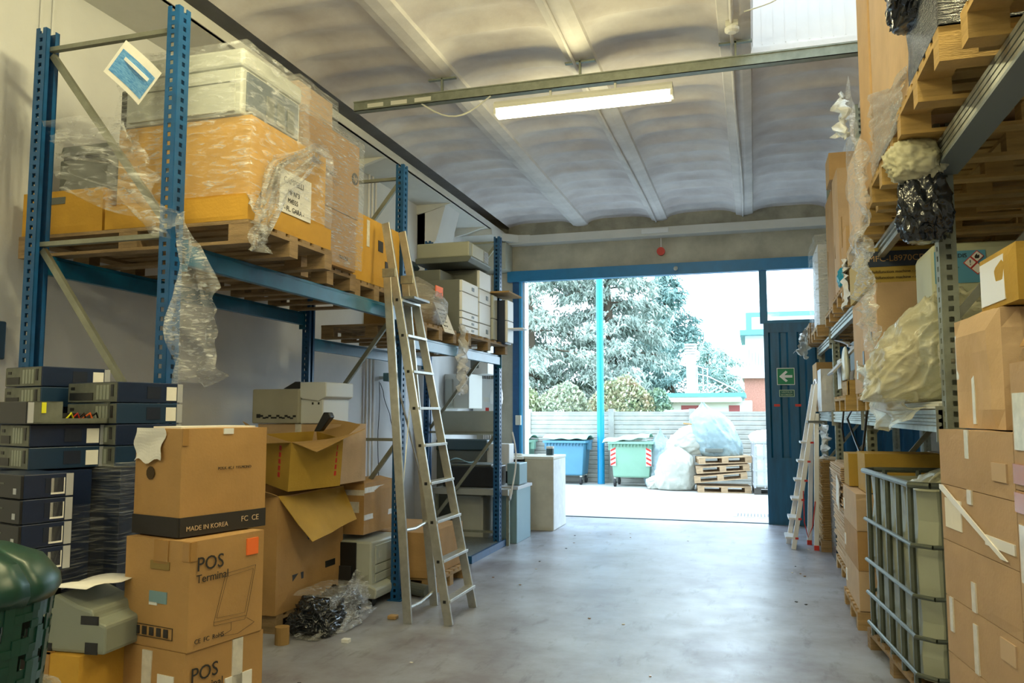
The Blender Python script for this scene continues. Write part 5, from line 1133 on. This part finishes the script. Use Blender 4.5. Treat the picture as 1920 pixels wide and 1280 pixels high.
tag(G().box(.9,10.25,0,1.0,10.4,1.2).build('board', card(4)), 'upright pale board beside the tall flattened stack', 'board')
sheet('white and blue film heap beside the step ladder', [(.86,11.0,1.6),(.86,11.6,1.62)], [(.84,11.0,1.2),(.86,11.5,1.15)], BAGW, n=14, k=14, amp=.06, fold=5, seed=26)
# small step ladder with red parts
t = thing('step_ladder', 'aluminium step ladder with red fittings before the blue gate', 'ladder', (0,0,0))
AL2 = mat('alu_bright', (.72,.72,.72), .35, .6)
def rail2(a, b): return G().bar(a, b, .025, .06, up=(1,0,0)).build('rail', AL2, t, bevel=.003)
fa, fb = (.39,11.75,0), (.44,11.3,0); ta, tb = (.78,11.75,2.14), (.80,11.40,2.14)
rail2(fa, ta); rail2(fb, tb); G().tube([ta, (.79,11.68,2.2), (.79,11.48,2.2), tb], .014, 8).build('hoop', AL2, t)
rail2((.66,11.75,0), (.74,11.7,1.75)); rail2((.72,11.3,0), (.78,11.42,1.75))
for k in range(6):
    f = .06+k*.115; a = Vector(fa).lerp(Vector(ta), f); b = Vector(fb).lerp(Vector(tb), f)
    G().box(a.x-.07, b.y, a.z, a.x+.05, a.y, a.z+.025).build('step', AL2, t); G().box(a.x+.05, b.y-.03, a.z, a.x+.09, b.y, a.z+.025).build('red_end', RED, t)
a = Vector(fa).lerp(Vector(ta), .76); G().box(a.x-.02, 11.36, a.z, a.x+.2, 11.72, a.z+.03).build('platform', GREYD, t)
for x, y in ((.66,11.75),(.72,11.3)): G().box(x-.03,y-.025,0,x+.03,y+.025,.06).build('red_foot', RED, t)
G().tube([(.58,11.3,.75),(.58,11.28,.35),(.62,11.28,.16),(.68,11.3,.3),(.72,11.28,.62)], .007, 5).build('red_cord', RED, t, smooth=True)
for k in range(26):
    x = rnd.uniform(-2.4,.5); y = rnd.uniform(4.5,12.5)
    if k < 14: x = rnd.choice([rnd.uniform(-2.9,-2.3), rnd.uniform(.3,.66)])
    tag(G().box(-.012,-.008,0,.012,.008,.004).build('litter', [INK,PAPER,TAPE][k % 3], loc=(x,y,.0015), rotz=rnd.uniform(0,180)), 'tiny scrap of litter on the warehouse floor', 'litter', 'scraps on the floor')


# ---------------- finish text ----------------
def finish_text():
    bpy.context.view_layer.update()
    dg = bpy.context.evaluated_depsgraph_get()
    ms = [bpy.data.meshes.new_from_object(o.evaluated_get(dg)) for o in TX]
    for o, me in zip(TX, ms):
        n = bpy.data.objects.new(o.name.split('.')[0], me); COL.objects.link(n); n.parent = o.parent
        n.location = o.location; n.rotation_euler = o.rotation_euler
        nm = o.name; bpy.data.objects.remove(o)
finish_text()
